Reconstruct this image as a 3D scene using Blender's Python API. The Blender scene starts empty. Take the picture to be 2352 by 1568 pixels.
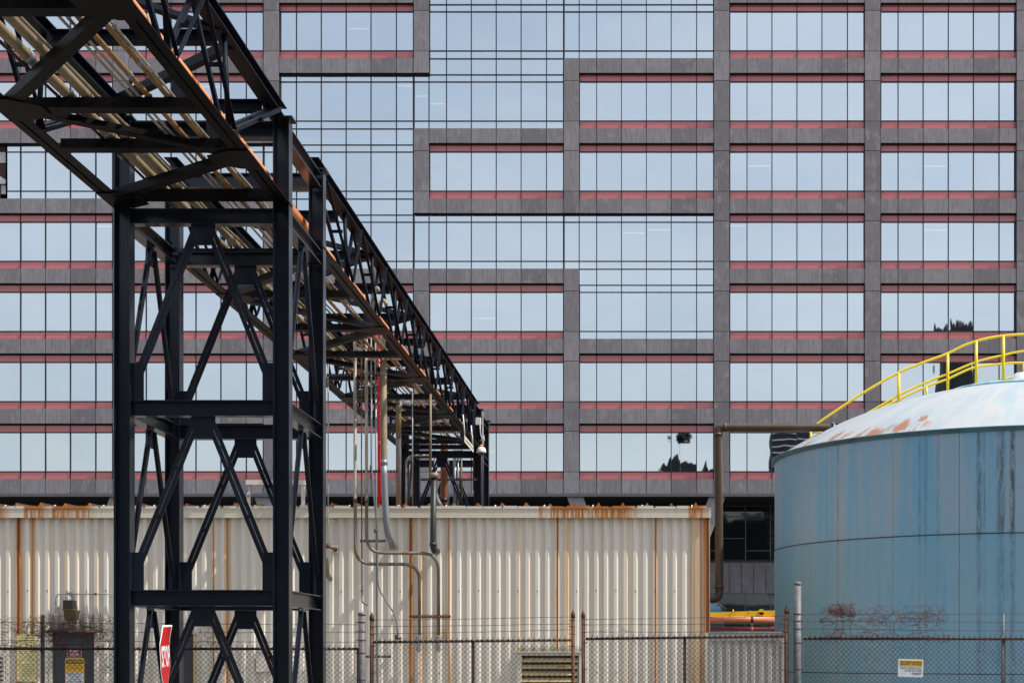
import bpy, bmesh, math, random
from mathutils import Vector, Matrix
random.seed(7)
sc = bpy.context.scene
COL = sc.collection
V = Vector
F = 3950.0; VX = 1567.0; VY = 1595.0; EYE = 1.65
def P(px, py, Y):
    return V(((px-VX)*Y/F, Y, EYE+(VY-py)*Y/F))
def PX(px, Y): return (px-VX)*Y/F
def PZ(py, Y): return EYE+(VY-py)*Y/F

# ------------------------------------------------------------ materials
def new_mat(name):
    m = bpy.data.materials.new(name); m.use_nodes = True
    nt = m.node_tree; nt.nodes.clear()
    return m, nt
class G:
    """tiny node-graph writer"""
    def __init__(s, nt): s.nt = nt
    def n(s, t, props=None, **ins):
        nd = s.nt.nodes.new(t)
        for k, v in (props or {}).items(): setattr(nd, k, v)
        for k, v in ins.items():
            key = int(k[1:]) if k[0] == 'i' and k[1:].isdigit() else k.replace('_', ' ')
            sock = nd.inputs[key]
            if isinstance(v, bpy.types.NodeSocket): s.nt.links.new(v, sock)
            else: sock.default_value = v
        return nd
    def m(s, op, a, b=0.0, c=0.0, clamp=False):
        return s.n('ShaderNodeMath', {'operation': op, 'use_clamp': clamp}, i0=a, i1=b, i2=c).outputs[0]
    def mix(s, fac, a, b, mode='MIX'):
        nd = s.nt.nodes.new('ShaderNodeMix'); nd.data_type = 'RGBA'; nd.blend_type = mode
        for i, v in ((0, fac), (6, a), (7, b)):
            if isinstance(v, bpy.types.NodeSocket): s.nt.links.new(v, nd.inputs[i])
            else:
                if i and len(v) == 3: v = (*v, 1)
                nd.inputs[i].default_value = v
        return nd.outputs[2]
    def mr(s, x, a, b, c=0.0, d=1.0, smooth=True):
        return s.n('ShaderNodeMapRange', {'interpolation_type': 'SMOOTHSTEP' if smooth else 'LINEAR'}, i0=x, i1=a, i2=b, i3=c, i4=d).outputs[0]
    def co(s, which='Object'): return s.n('ShaderNodeTexCoord').outputs[which]
    def pos(s): return s.n('ShaderNodeNewGeometry').outputs['Position']
    def mapv(s, v, scale): return s.n('ShaderNodeMapping', None, i0=v, i3=scale).outputs[0]
    def noise(s, v, scale, detail=4, rough=.55):
        return s.n('ShaderNodeTexNoise', None, Vector=v, Scale=scale, Detail=detail, Roughness=rough).outputs[0]
    def bump(s, h, strength=.3, dist=.01):
        return s.n('ShaderNodeBump', None, Strength=strength, Distance=dist, Height=h).outputs[0]
    def out(s, sh): s.n('ShaderNodeOutputMaterial', None, Surface=sh)
    def pbr(s, col, rough=.5, metal=0.0, normal=None, spec=.5, coat=0.0):
        ins = dict(Base_Color=col if isinstance(col, bpy.types.NodeSocket) else (*col, 1)[:4], Roughness=rough, Metallic=metal)
        if normal is not None: ins['Normal'] = normal
        nd = s.n('ShaderNodeBsdfPrincipled', None, **ins)
        nd.inputs['Specular IOR Level'].default_value = spec
        nd.inputs['Coat Weight'].default_value = coat; nd.inputs['Coat Roughness'].default_value = .16
        s.out(nd.outputs[0]); return nd

M = {}
def mk(name):
    def d(fn):
        m, nt = new_mat(name); fn(G(nt)); M[name] = m; return fn
    return d
def paint(name, col, rough=.45, var=.12, rust=0.0, rustcol=(.19,.07,.02), spec=.5, metal=0.0, scale=3.0, streak=False, coat=0.0, dirt=.35):
    m, nt = new_mat(name); g = G(nt)
    p = g.pos()
    if streak: p = g.mapv(p, (1, 1, .12))
    n1 = g.noise(p, scale, 6, .65); n2 = g.noise(p, scale*9, 4, .6)
    c = g.mix(g.mr(n1, .25, .75), tuple(x*(1-var) for x in col), tuple(min(1, x*(1+var)) for x in col))
    c = g.mix(g.m('MULTIPLY', g.mr(n2, .52, .72), dirt*.6), c, tuple(x*.45 for x in col))
    if rust > 0:
        r = g.noise(p, scale*1.7, 8, .7)
        f = g.mr(r, .72-rust*.4, .80-rust*.4)
        c = g.mix(f, c, rustcol)
    g.pbr(c, rough, metal, g.bump(n2, .15, .004), spec, coat)
    M[name] = m; return m
# steel of the bridge
paint('steel', (.0062,.0098,.019), .42, .45, .05, (.03,.014,.008), coat=.5, spec=.2, scale=1.2, dirt=.3)
paint('steel_top', (.0062,.0098,.019), .5, .4, .05, (.03,.014,.008), spec=.09, scale=1.2, dirt=.3)
paint('steel_brown', (.0060,.0050,.0056), .5, .45, .2, (.020,.011,.008), spec=.06, scale=2.0)
paint('steel_far', (.0042,.0042,.006), .5, .4, .26, (.055,.022,.011), spec=.2, scale=2.0)  # brown mix also imitates light bounced from the rusty roof onto the undersides
paint('pipe_tan', (.215,.16,.085), .6, .22, .24, (.30,.135,.035), scale=3.0)
paint('pipe_tan_b', (.215,.17,.10), .6, .2, .2, (.28,.13,.04), scale=3.5)
paint('pipe_rust', (.26,.14,.045), .65, .3, .5, (.16,.065,.02), scale=4.0)
paint('pipe_pale', (.33,.29,.235), .55, .25, .3, (.14,.07,.035), scale=5.0)
paint('pipe_orange', (.72,.23,.065), .45, .08, .08, (.3,.09,.03), scale=2.5, dirt=.2)
paint('pipe_salmon', (.62,.20,.09), .5, .1, .1, (.3,.1,.04), scale=3)
paint('pipe_maroon', (.13,.012,.022), .5, .2, .2, (.10,.03,.02), scale=4)
paint('pipe_red', (.62,.008,.012), .35, .1, .05, (.25,.02,.01), scale=3)
paint('galv', (.25,.27,.29), .4, .25, .12, (.20,.13,.07), scale=4, metal=.35, streak=True)
paint('galv_post', (.125,.125,.132), .6, .4, .35, (.09,.07,.055), scale=9, metal=.0, dirt=.8)
paint('enclosure_grey', (.36,.345,.32), .55, .1, .12, (.3,.2,.1), scale=3)
paint('riser_shaded', (.26,.085,.033), .6, .15, .1, (.12,.05,.02), scale=3)  # darker copy of the orange pipe colour, with shade painted into it
paint('rust_dark', (.055,.022,.014), .8, .4, .3, (.12,.045,.015), scale=6)
paint('rust_post', (.10,.04,.018), .75, .4, .4, (.20,.085,.025), scale=6)
paint('rust_orange', (.36,.14,.035), .8, .35, .45, (.11,.03,.012), scale=6)
paint('brown_pipe', (.058,.038,.019), .5, .3, .4, (.055,.03,.015), scale=3, streak=True)
paint('black_iron', (.016,.017,.019), .5, .3, .25, (.30,.27,.21), scale=7, streak=True)
paint('white_paint', (.72,.72,.70), .45, .06, .1, (.4,.25,.1), scale=3)
paint('cream_metal', (.64,.585,.485), .5, .08, .18, (.42,.2,.06), scale=2.4)
paint('yellow_rail', (.83,.60,.015), .35, .06, .04, (.5,.35,.1), scale=6, dirt=.15)
paint('yellow_beam', (.80,.47,.01), .45, .08, .1, (.4,.2,.03), scale=4, dirt=.2)
paint('door_grey', (.045,.047,.058), .5, .15, .1, (.03,.02,.02), scale=3)
paint('lamp_olive', (.085,.066,.025), .5, .35, .3, (.03,.025,.015), scale=9)
paint('lamp_dark', (.018,.016,.012), .6, .2, scale=9)
paint('louvre', (.56,.42,.21), .55, .2, .4, (.36,.14,.025), scale=4)
paint('sign_white', (.80,.80,.80), .4, .03, 0, dirt=.05)
paint('sign_yellow', (.80,.46,.03), .4, .05, 0, dirt=.1)
paint('notice_yellow', (.74,.64,.30), .5, .05, 0, dirt=.1)
paint('sign_red', (.52,.004,.007), .5, .12, 0, dirt=.1, scale=5)
paint('sign_darkred', (.28,.008,.012), .5, .1, 0, dirt=.1)
paint('ink', (.012,.012,.012), .5, .1, 0)
paint('vine_bark', (.10,.045,.03), .9, .4, 0, scale=20)
paint('vine_red', (.14,.045,.030), .9, .4, 0, scale=20)
paint('soffit', (.012,.012,.013), .8, .2, 0)
paint('frame_black', (.004,.0045,.006), .5, .1, 0)
paint('ledge', (.13,.125,.135), .35, .08, 0, metal=.3)
paint('room', (.10,.10,.10), .9, .1, 0)
paint('asphalt', (.055,.054,.052), .9, .25, 0, scale=1.0)
paint('concrete', (.19,.18,.165), .9, .15, 0, scale=.8)
paint('bg_stone', (.03,.032,.036), .9, .3, 0, scale=.3)
paint('darkred_wall', (.06,.010,.007), .6, .2, 0)
paint('blue_tarp', (.12,.33,.45), .6, .25, 0, scale=4)
paint('wood_grey', (.16,.12,.08), .9, .35, 0, scale=8)
paint('strut', (.03,.028,.028), .6, .3, .3, (.1,.04,.02), scale=8)

@mk('panel')          # concrete / metal cladding panels of the office block
def _(g):
    geo = g.n('ShaderNodeNewGeometry'); p = geo.outputs['Position']; rnd = geo.outputs['Random Per Island']
    off = g.n('ShaderNodeCombineXYZ', None, i0=g.m('MULTIPLY', rnd, 37.0), i2=g.m('MULTIPLY', rnd, 91.0)).outputs[0]
    q = g.n('ShaderNodeVectorMath', {'operation': 'ADD'}, i0=p, i1=off).outputs[0]
    n1 = g.noise(g.mapv(q, (1.5, 1.5, 1.0)), 1.3, 9, .72)
    st = g.noise(g.mapv(q, (6, 6, .8)), 1.3, 7, .7)
    fine = g.noise(q, 14, 3, .6)
    base = g.mix(rnd, (.155,.141,.150), (.265,.245,.256))
    c = g.mix(g.m('MULTIPLY', g.mr(st, .42, .66), .4), base, (.095,.083,.088))
    c = g.mix(g.m('MULTIPLY', g.mr(n1, .50, .68), .5), c, (.34,.325,.31))
    c = g.mix(g.m('MULTIPLY', g.mr(fine, .5, .8), .25), c, (.08,.072,.075))
    g.pbr(c, .62, 0, g.bump(fine, .12, .01), .4)

@mk('red_glass')
def _(g):
    geo = g.n('ShaderNodeNewGeometry')
    c = g.mix(geo.outputs['Random Per Island'], (.52,.115,.12), (.60,.15,.15))
    g.pbr(c, .14, 0, None, .6, .45)

def glass(name, tint, trans, dark):
    m, nt = new_mat(name); g = G(nt)
    geo = g.n('ShaderNodeNewGeometry'); rnd = geo.outputs['Random Per Island']
    p = geo.outputs['Position']
    wob = g.noise(g.mapv(p, (1, 1, .45)), .55, 2, .5)
    nrm = g.bump(wob, .35, .012)
    col = g.mix(rnd, tuple(x*.955 for x in tint), tint)
    gl = g.n('ShaderNodeBsdfGlossy', None, Color=col, Roughness=.012, Normal=nrm).outputs[0]
    tr = g.n('ShaderNodeBsdfTransparent', None, Color=(.75,.85,.82,1)).outputs[0]
    df = g.n('ShaderNodeBsdfDiffuse', None, Color=(*dark, 1)).outputs[0]
    a = g.n('ShaderNodeMixShader', None, i0=trans, i1=df, i2=tr).outputs[0]
    lw = g.n('ShaderNodeLayerWeight', None, Blend=.3).outputs['Facing']
    fac = g.m('ADD', .80, g.m('MULTIPLY', lw, .18))
    sh = g.n('ShaderNodeMixShader', None, i0=fac, i1=a, i2=gl).outputs[0]
    clear = g.n('ShaderNodeBsdfTransparent').outputs[0]
    g.out(g.n('ShaderNodeMixShader', None, i0=geo.outputs['Backfacing'], i1=sh, i2=clear).outputs[0])
    M[name] = m
glass('glass', (.775,.825,.86), .85, (.03,.04,.045))
@mk('glass_dark')
def _(g):
    p = g.pos(); wob = g.noise(p, .5, 2, .5)
    g.pbr((.008,.012,.014), .03, 0, g.bump(wob, .3, .02), .9)
@mk('glass_clear_dome')
def _(g): g.pbr((.03,.02,.015), .08, 0, None, .9)
@mk('lamp_strip')
def _(g):
    g.out(g.n('ShaderNodeEmission', None, Color=(1,.98,.94,1), Strength=1.0).outputs[0])
paint('blind_cloth', (.62,.62,.58), .9, .04, 0, dirt=.05)
@mk('pale_obj')
def _(g):
    g.pbr((.85,.85,.82), .6)

SHED_Y = 33.0
@mk('conduit_wear')
def _(g):
    p = g.pos(); z = g.n('ShaderNodeSeparateXYZ', None, i0=p).outputs[2]
    n = g.noise(g.mapv(p, (3, 3, .8)), 2.2, 6, .65)
    low = g.mix(g.mr(n, .38, .58), (.145,.095,.045), (.17,.155,.13))
    c = g.mix(g.mr(g.m('ADD', z, g.m('MULTIPLY', n, .1)), 4.72, 4.78), low, (.34,.30,.235))
    c = g.mix(g.m('MULTIPLY', g.mr(n, .6, .75), .6), c, (.13,.06,.025))
    g.pbr(c, .5, .1)
paint('panel_light', (.26,.25,.265), .6, .12, 0, scale=1.5)
@mk('corrugated')
def _(g):
    p = g.pos()
    sx = g.n('ShaderNodeSeparateXYZ', None, i0=p); X, Y, Z = sx.outputs
    wob = g.m('MULTIPLY', g.m('SUBTRACT', g.noise(g.mapv(p, (1, 1, .6)), 1.3, 3), .5), .03)
    Xw = g.m('ADD', X, wob)
    breakup = g.noise(g.mapv(p, (10, 1, .45)), 1.5, 6, .7)
    tone = g.noise(g.mapv(p, (2.2, 1, .06)), 1.0, 3)
    c = g.mix(g.mr(tone, .3, .7), (.68,.625,.53), (.79,.725,.62))
    grime = g.noise(g.mapv(p, (6, 1, .5)), 1.0, 8, .75)
    c = g.mix(g.m('MULTIPLY', g.mr(grime, .55, .8), .30), c, (.37,.29,.19))
    def streaks(lst, colr, c, lo=.25, hi=.75):
        acc = None
        for px, w, s in lst:
            x0 = PX(px, SHED_Y); wm = w/F*SHED_Y
            d = g.m('ABSOLUTE', g.m('SUBTRACT', Xw, x0))
            f = g.mr(d, wm, wm*.25, 0.0, s)
            acc = f if acc is None else g.m('MAXIMUM', acc, f)
        f = g.m('MULTIPLY', acc, g.mr(breakup, lo, hi, .6, 1.0))
        return g.mix(f, c, colr)
    c = streaks([(78,10,.8),(88,5,.5),(160,5,.5),(183,4,.55),(45,14,.9),(520,8,.55),(554,10,.85),(641,4,.45),(1003,11,.8),(1030,7,.6),(1095,6,.8),
                 (1265,7,.5),(1290,3,.35),(1360,7,.7),(1386,9,.75),(1532,5,.45),(1601,7,.7),(1690,12,.5),(1704,12,.7),(1724,14,.95),(1470,3,.3),(120,3,.3),(240,4,.3),(360,5,.4),(700,4,.35),(1150,3,.25)],
                (.62,.29,.035), c)
    c = streaks([(45,6,1.0),(1003,5,.95),(1361,3.4,.9),(1601,3.4,.9),(1727,8,1.0),(1095,2.4,.6),(521,2.5,.8),(554,2.6,.6),(78,2.5,.5),(1712,2.5,.7),(999,2,.5)],
                (.25,.062,.004), c, .05, .45)
    c = streaks([(45,2.6,.9),(1003,2.0,.8),(1361,1.4,.8),(1729,3,.8)], (.09,.022,.006), c, .2, .55)
    # grime running over door head, above louvre and round the conduit rack
    for (pa, pb, ya, yb, s, cl) in ((120,250,1478,1542,.8,(.07,.055,.035)), (1262,1425,1568,1594,.85,(.05,.04,.02)), (1000,1100,1495,1508,.9,(.42,.17,.02)),
                                    (1060,1096,1505,1560,.6,(.50,.26,.05)), (1000,1012,1505,1700,.8,(.40,.15,.02)), (1096,1102,1505,1700,.85,(.40,.15,.02)), (1008,1060,1505,1560,.35,(.50,.30,.10)),(815,830,1325,1420,.5,(.75,.70,.58))):
        xa, xb = PX(pa, SHED_Y), PX(pb, SHED_Y); za, zb = PZ(yb, SHED_Y), PZ(ya, SHED_Y)
        fx = g.m('MULTIPLY', g.mr(X, xa-.012, xa+.012), g.mr(X, xb+.012, xb-.012))
        fz = g.m('MULTIPLY', g.mr(Z, za-.02, za), g.mr(Z, zb, za))
        f = g.m('MULTIPLY', g.m('MULTIPLY', fx, fz), g.m('MULTIPLY', g.mr(breakup, .2, .5, .5, 1.0), s))
        c = g.mix(f, c, cl)
    # moss and rain dirt along the bottom
    f = g.m('MULTIPLY', g.mr(Z, 1.7, .2), g.mr(grime, .35, .7, 0, .6))
    c = g.mix(f, c, (.22,.19,.14))
    g.pbr(c, .48, 0, g.bump(grime, .1, .004), .45)
@mk('gutter')
def _(g):
    p = g.pos(); sx = g.n('ShaderNodeSeparateXYZ', None, i0=p); X, Y, Z = sx.outputs
    comb = g.noise(g.mapv(p, (9, 1, .25)), 3.0, 5, .7)
    big = g.noise(g.mapv(p, (1, .2, .2)), .55, 3, .6)
    acc = None
    for pa, pb in ((-60,30),(60,130),(128,240),(1318,1345),(1345,1460),(1446,1566),(1683,1740)):
        xa, xb = PX(pa, SHED_Y-.09), PX(pb, SHED_Y-.09)
        f = g.m('MULTIPLY', g.mr(X, xa-.05, xa+.02), g.mr(X, xb+.02, xb-.3))
        acc = f if acc is None else g.m('MAXIMUM', acc, f)
    f = g.m('MULTIPLY', acc, g.mr(comb, .36, .54))
    top = g.mr(Z, PZ(1247, SHED_Y-.2), PZ(1241, SHED_Y-.2))
    f = g.m('MAXIMUM', f, g.m('MULTIPLY', acc, top))
    f = g.m('MAXIMUM', f, g.m('MULTIPLY', g.mr(big, .62, .7), g.m('MULTIPLY', g.mr(comb, .5, .7), .5)))
    c = g.mix(f, (.64,.58,.47), (.42,.145,.015))
    c = g.mix(g.m('MULTIPLY', f, g.mr(comb, .6, .75)), c, (.08,.025,.008))
    g.pbr(c, .5)

# ------------------------------------------------------------ tank data
TC = V((9.13, 38.9, 0)); TR = 5.92; RIM = 6.30; DR = 11.16; DZ = RIM+1.70-DR
def tank_u(px):       # arc length coordinate on the shell of what is seen at column px
    d = V(((px-VX)/F, 1.0)); c = V((TC.x, TC.y))
    a = d.dot(d); b = -2*d.dot(c); cc = c.dot(c)-TR*TR
    t = (-b-math.sqrt(max(0, b*b-4*a*cc)))/(2*a)
    q = d*t-c
    return math.atan2(q.y, q.x)*TR
@mk('tank_blue')
def _(g):
    uv = g.co('UV')
    s = g.n('ShaderNodeSeparateXYZ', None, i0=uv); U, Vv = s.outputs[0], s.outputs[1]
    st1 = g.noise(g.mapv(uv, (1.5, .10, 1)), 1.0, 6, .62)
    st2 = g.noise(g.mapv(uv, (5.5, .22, 1)), 1.3, 9, .78)
    st3 = g.noise(g.mapv(uv, (16, .5, 1)), 1.0, 5, .7)
    mott = g.noise(uv, 7, 8, .75)
    c = g.mix(g.mr(st1, .35, .62), (.14,.365,.515), (.265,.39,.48))
    c = g.mix(g.m('MULTIPLY', g.mr(st2, .48, .62), .65), c, (.33,.35,.375))
    up = g.mr(Vv, 4.14, 4.12, 0.0, 1.0)
    c = g.mix(g.m('MULTIPLY', up, .6), c, (.165,.365,.475))
    c = g.mix(g.m('MULTIPLY', g.mr(st2, .44, .36), .45), c, (.07,.27,.45))
    c = g.mix(g.m('MULTIPLY', g.mr(st3, .55, .72), .40), c, (.30,.42,.48))
    c = g.mix(g.m('MULTIPLY', g.mr(mott, .5, .75), .18), c, (.06,.12,.15))
    acc = None
    for px, w, sg in ((2390,9,.65),(2444,13,.7),(2472,9,.85),(2436,6,.4),(2245,5,.4),(2260,8,.3),(2018,4,.2),(2046,4,.45),(2290,6,.25),(2403,4,.4),(2530,12,.7),(2600,10,.6)):
        wm = w/F*36; d = g.m('ABSOLUTE', g.m('SUBTRACT', U, tank_u(px)))
        f = g.mr(d, wm, wm*.2, 0, sg)
        acc = f if acc is None else g.m('MAXIMUM', acc, f)
    f = g.m('MULTIPLY', acc, g.mr(g.noise(g.mapv(uv, (11, 1.6, 1)), 1.5, 9, .72), .36, .60))
    f = g.m('MULTIPLY', f, g.m('ADD', .55, g.m('MULTIPLY', g.mr(Vv, 3.9, 4.2), .45)))
    c = g.mix(f, c, (.022,.035,.036))
    acc = None
    for px in (2342, 1979, 2180, 2600):
        d = g.m('ABSOLUTE', g.m('SUBTRACT', U, tank_u(px)))
        f = g.mr(d, .012, .004, 0, .7 if px == 2342 else .35)
        acc = f if acc is None else g.m('MAXIMUM', acc, f)
    c = g.mix(acc, c, (.03,.06,.08))
    c = g.mix(g.m('MULTIPLY', g.mr(g.m('ABSOLUTE', g.m('SUBTRACT', U, tank_u(2045))), .07, .02), g.mr(mott, .3, .6, 0, .35)), c, (.24,.23,.18))
    g.pbr(c, .42, 0, g.bump(mott, .08, .006), .4)
@mk('tank_dome')
def _(g):
    p = g.pos()
    rad = g.n('ShaderNodeVectorMath', {'operation': 'SUBTRACT'}, i0=p, i1=tuple(TC)).outputs[0]
    s = g.n('ShaderNodeSeparateXYZ', None, i0=rad)
    ang = g.m('ARCTAN2', s.outputs[1], s.outputs[0]); r = g.m('SQRT', g.m('ADD', g.m('MULTIPLY', s.outputs[0], s.outputs[0]), g.m('MULTIPLY', s.outputs[1], s.outputs[1])))
    q = g.n('ShaderNodeCombineXYZ', None, i0=g.m('MULTIPLY', ang, 6.0), i1=r).outputs[0]
    a = g.noise(g.mapv(q, (1.1, .35, 1)), 1.2, 7, .68)
    b = g.noise(g.mapv(q, (.7, 2.6, 1)), 1.6, 7, .72)
    fl = g.noise(g.mapv(q, (2.2, 1, 1)), 2.2, 9, .78)
    c = g.mix(g.mr(a, .42, .6), (.41,.425,.43), (.33,.39,.43))
    c = g.mix(g.m('MULTIPLY', g.mr(b, .56, .68), .85), c, (.27,.45,.56))
    c = g.mix(g.m('MULTIPLY', g.mr(fl, .66, .72), .55), c, (.48,.40,.30))
    # rust patches by the rim where the photograph has them
    acc = None
    for px, py, rr, Yd in ((2215,1042,.85,34.9),(2120,1062,.8,35.6),(2040,1072,.7,36.4),(2060,1082,.45,36),(1975,1085,.6,37.2),(2250,1025,.45,35.2),(1930,1095,.4,37.9),(2000,1062,.5,37.0)):
        # intersect ray with the dome
        d = P(px, py, 1.0)-V((0,0,EYE)); o = V((0,0,EYE)); cen = V((TC.x, TC.y, DZ))
        oc = o-cen; A = d.dot(d); B = 2*d.dot(oc); C = oc.dot(oc)-DR*DR; disc = B*B-4*A*C
        if disc < 0: t = Yd
        else: t = (-B-math.sqrt(disc))/(2*A)
        hit = o+d*t
        dist = g.n('ShaderNodeVectorMath', {'operation': 'DISTANCE'}, i0=p, i1=tuple(hit)).outputs['Value']
        f = g.mr(dist, rr, rr*.2)
        acc = f if acc is None else g.m('MAXIMUM', acc, f)
    rn = g.noise(g.mapv(q, (2.6, .8, 1)), 1.6, 9, .7)
    f = g.m('MULTIPLY', acc, g.mr(g.m('ADD', rn, g.m('MULTIPLY', acc, .14)), .60, .66))
    c = g.mix(g.m('MULTIPLY', f, .85), c, (.30,.095,.018))
    edge = g.m('MULTIPLY', acc, g.mr(g.noise(g.mapv(q, (3, 1, 1)), 4.0, 9, .8), .6, .68))
    c = g.mix(g.m('MULTIPLY', edge, .7), c, (.16,.12,.08))
    g.pbr(c, .5, 0, g.bump(fl, .25, .01), .4)

# ------------------------------------------------------------ mesh builder
class MB:
    def __init__(s): s.v = []; s.f = []; s.uv = None; s.smooth = []
    def quadbox(s, c8, smooth=False):
        b = len(s.v); s.v += [tuple(x) for x in c8]
        for q in ((0,3,2,1),(4,5,6,7),(0,1,5,4),(1,2,6,5),(2,3,7,6),(3,0,4,7)):
            s.f.append(tuple(b+i for i in q)); s.smooth.append(smooth)
        return s
    def box(s, a, b):
        x0,y0,z0 = (min(a[i], b[i]) for i in range(3)); x1,y1,z1 = (max(a[i], b[i]) for i in range(3))
        return s.quadbox([(x0,y0,z0),(x1,y0,z0),(x1,y1,z0),(x0,y1,z0),(x0,y0,z1),(x1,y0,z1),(x1,y1,z1),(x0,y1,z1)])
    def obar(s, p0, p1, u, v, r):
        """bar from p0 to p1, cross-section rectangle r=(u0,u1,v0,v1) in directions u, v"""
        u0,u1,v0,v1 = r
        c = []
        for p in (p0, p1):
            c += [p+u*u0+v*v0, p+u*u1+v*v0, p+u*u1+v*v1, p+u*u0+v*v1]
        return s.quadbox(c)
    def frame(s, p0, p1, up):
        d = (p1-p0).normalized(); u = d.cross(up)
        if u.length < 1e-4: u = d.cross(V((0,1,0)))
        u.normalize(); v = u.cross(d).normalized(); return u, v
    def ibeam(s, p0, p1, h, w, tf=.012, tw=.010, up=V((0,0,1))):
        """p0,p1 on centre line; v = web direction"""
        u, v = s.frame(p0, p1, up)
        s.obar(p0, p1, u, v, (-w/2, w/2, h/2-tf, h/2)); s.obar(p0, p1, u, v, (-w/2, w/2, -h/2, -h/2+tf))
        s.obar(p0, p1, u, v, (-tw/2, tw/2, -h/2+tf, h/2-tf)); return s
    def channel(s, p0, p1, h, w, t=.012, side=1, up=V((0,0,1))):
        u, v = s.frame(p0, p1, up); u = u*side
        s.obar(p0, p1, u, v, (w/2-t, w/2, -h/2+t, h/2-t))
        s.obar(p0, p1, u, v, (-w/2, w/2, h/2-t, h/2)); s.obar(p0, p1, u, v, (-w/2, w/2, -h/2, -h/2+t)); return s
    def dangle(s, p0, p1, leg=.08, gap=.02, t=.010, nrm=V((0,1,0)), flip=1):
        """double angle: outstanding legs in the plane with normal nrm"""
        d = (p1-p0).normalized(); u = d.cross(nrm).normalized(); n = u.cross(d).normalized()*flip
        for sg in (-1, 1):
            a, b = sorted((sg*gap/2, sg*(gap/2+t))); s.obar(p0, p1, u, n, (a, b, 0, leg))
            a, b = sorted((sg*(gap/2+t), sg*(gap/2+leg))); s.obar(p0, p1, u, n, (a, b, 0, t))
        # stitch plates
        L = (p1-p0).length
        for k in (.33, .66):
            q = p0+(p1-p0)*k; s.obar(q-d*.025, q+d*.025, u, n, (-gap/2-leg*.2, gap/2+leg*.2, -.012, -.001))
        return s
    def angle(s, p0, p1, leg, t, u, v):
        s.obar(p0, p1, u, v, (0, leg, 0, t)); s.obar(p0, p1, u, v, (0, t, t, leg)); return s
    def tube(s, pts, r, seg=12, smooth=True, cap=True, radii=None):
        pts = [V(p) for p in pts]; n = len(pts); b = len(s.v)
        t0 = (pts[1]-pts[0]).normalized()
        ref = V((0,0,1)) if abs(t0.z) < .9 else V((1,0,0))
        u = t0.cross(ref).normalized()
        for i, p in enumerate(pts):
            if i == 0: t = t0
            elif i == n-1: t = (pts[-1]-pts[-2]).normalized()
            else:
                t = ((pts[i]-pts[i-1]).normalized()+(pts[i+1]-pts[i]).normalized())
                t = t.normalized() if t.length > 1e-6 else t0
            u = (u-t*u.dot(t)).normalized(); w = t.cross(u)
            rr = radii[i] if radii else r
            for k in range(seg):
                a = 2*math.pi*k/seg
                s.v.append(tuple(p+(u*math.cos(a)+w*math.sin(a))*rr))
        for i in range(n-1):
            for k in range(seg):
                k2 = (k+1) % seg
                s.f.append((b+i*seg+k, b+i*seg+k2, b+(i+1)*seg+k2, b+(i+1)*seg+k)); s.smooth.append(smooth)
        if cap:
            s.f.append(tuple(b+k for k in reversed(range(seg)))); s.smooth.append(False)
            s.f.append(tuple(b+(n-1)*seg+k for k in range(seg))); s.smooth.append(False)
        return s
    def lathe(s, c, prof, seg=32, smooth=True, axis=V((0,0,1))):
        """prof: (radius, height) pairs along axis from c"""
        ax = axis.normalized(); ref = V((1,0,0)) if abs(ax.x) < .9 else V((0,1,0))
        u = ax.cross(ref).normalized(); w = ax.cross(u)
        b = len(s.v); n = len(prof)
        for r, h in prof:
            for k in range(seg):
                a = 2*math.pi*k/seg; s.v.append(tuple(c+ax*h+(u*math.cos(a)+w*math.sin(a))*max(r, 1e-4)))
        for i in range(n-1):
            for k in range(seg):
                k2 = (k+1) % seg
                s.f.append((b+i*seg+k, b+i*seg+k2, b+(i+1)*seg+k2, b+(i+1)*seg+k)); s.smooth.append(smooth)
        s.f.append(tuple(b+k for k in reversed(range(seg)))); s.smooth.append(False)
        s.f.append(tuple(b+(n-1)*seg+k for k in range(seg))); s.smooth.append(False)
        return s
    def prism(s, pts, off):
        """polygon pts (3D list) extruded by vector off"""
        b = len(s.v); n = len(pts); s.v += [tuple(p) for p in pts]+[tuple(V(p)+off) for p in pts]
        s.f.append(tuple(b+i for i in range(n))); s.f.append(tuple(b+n+i for i in reversed(range(n)))); s.smooth += [False, False]
        for i in range(n):
            j = (i+1) % n; s.f.append((b+i, b+n+i, b+n+j, b+j)); s.smooth.append(False)
        return s
    def build(s, name, mat, parent=None, origin=None, bevel=0):
        me = bpy.data.meshes.new(name)
        o0 = V(origin) if origin is not None else V((0,0,0))
        if parent is not None and origin is None: o0 = WL[parent.name] if parent.name in WL else V((0,0,0))
        me.from_pydata([tuple(V(p)-o0) for p in s.v], [], s.f)
        me.polygons.foreach_set('use_smooth', s.smooth)
        if s.uv:
            l = me.uv_layers.new(name='UVMap')
            for poly in me.polygons:
                for li in poly.loop_indices: l.data[li].uv = s.uv[me.loops[li].vertex_index]
        bm = bmesh.new(); bm.from_mesh(me); bmesh.ops.recalc_face_normals(bm, faces=bm.faces); bm.to_mesh(me); bm.free()
        me.materials.append(M[mat] if isinstance(mat, str) else mat)
        o = bpy.data.objects.new(name, me); COL.objects.link(o)
        if parent is not None:
            o.parent = parent; WL[o.name] = o0
            po = WL.get(parent.name, V((0,0,0))); o.location = o0-po
        else:
            o.location = o0; WL[o.name] = o0
        if bevel:
            md = o.modifiers.new('bevel', 'BEVEL'); md.width = bevel; md.segments = 2; md.limit_method = 'ANGLE'
        return o
WL = {}
def tag(o, label=None, cat=None, group=None, kind=None):
    if label: o['label'] = label
    if cat: o['category'] = cat
    if group: o['group'] = group
    if kind: o['kind'] = kind
    return o
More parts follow.
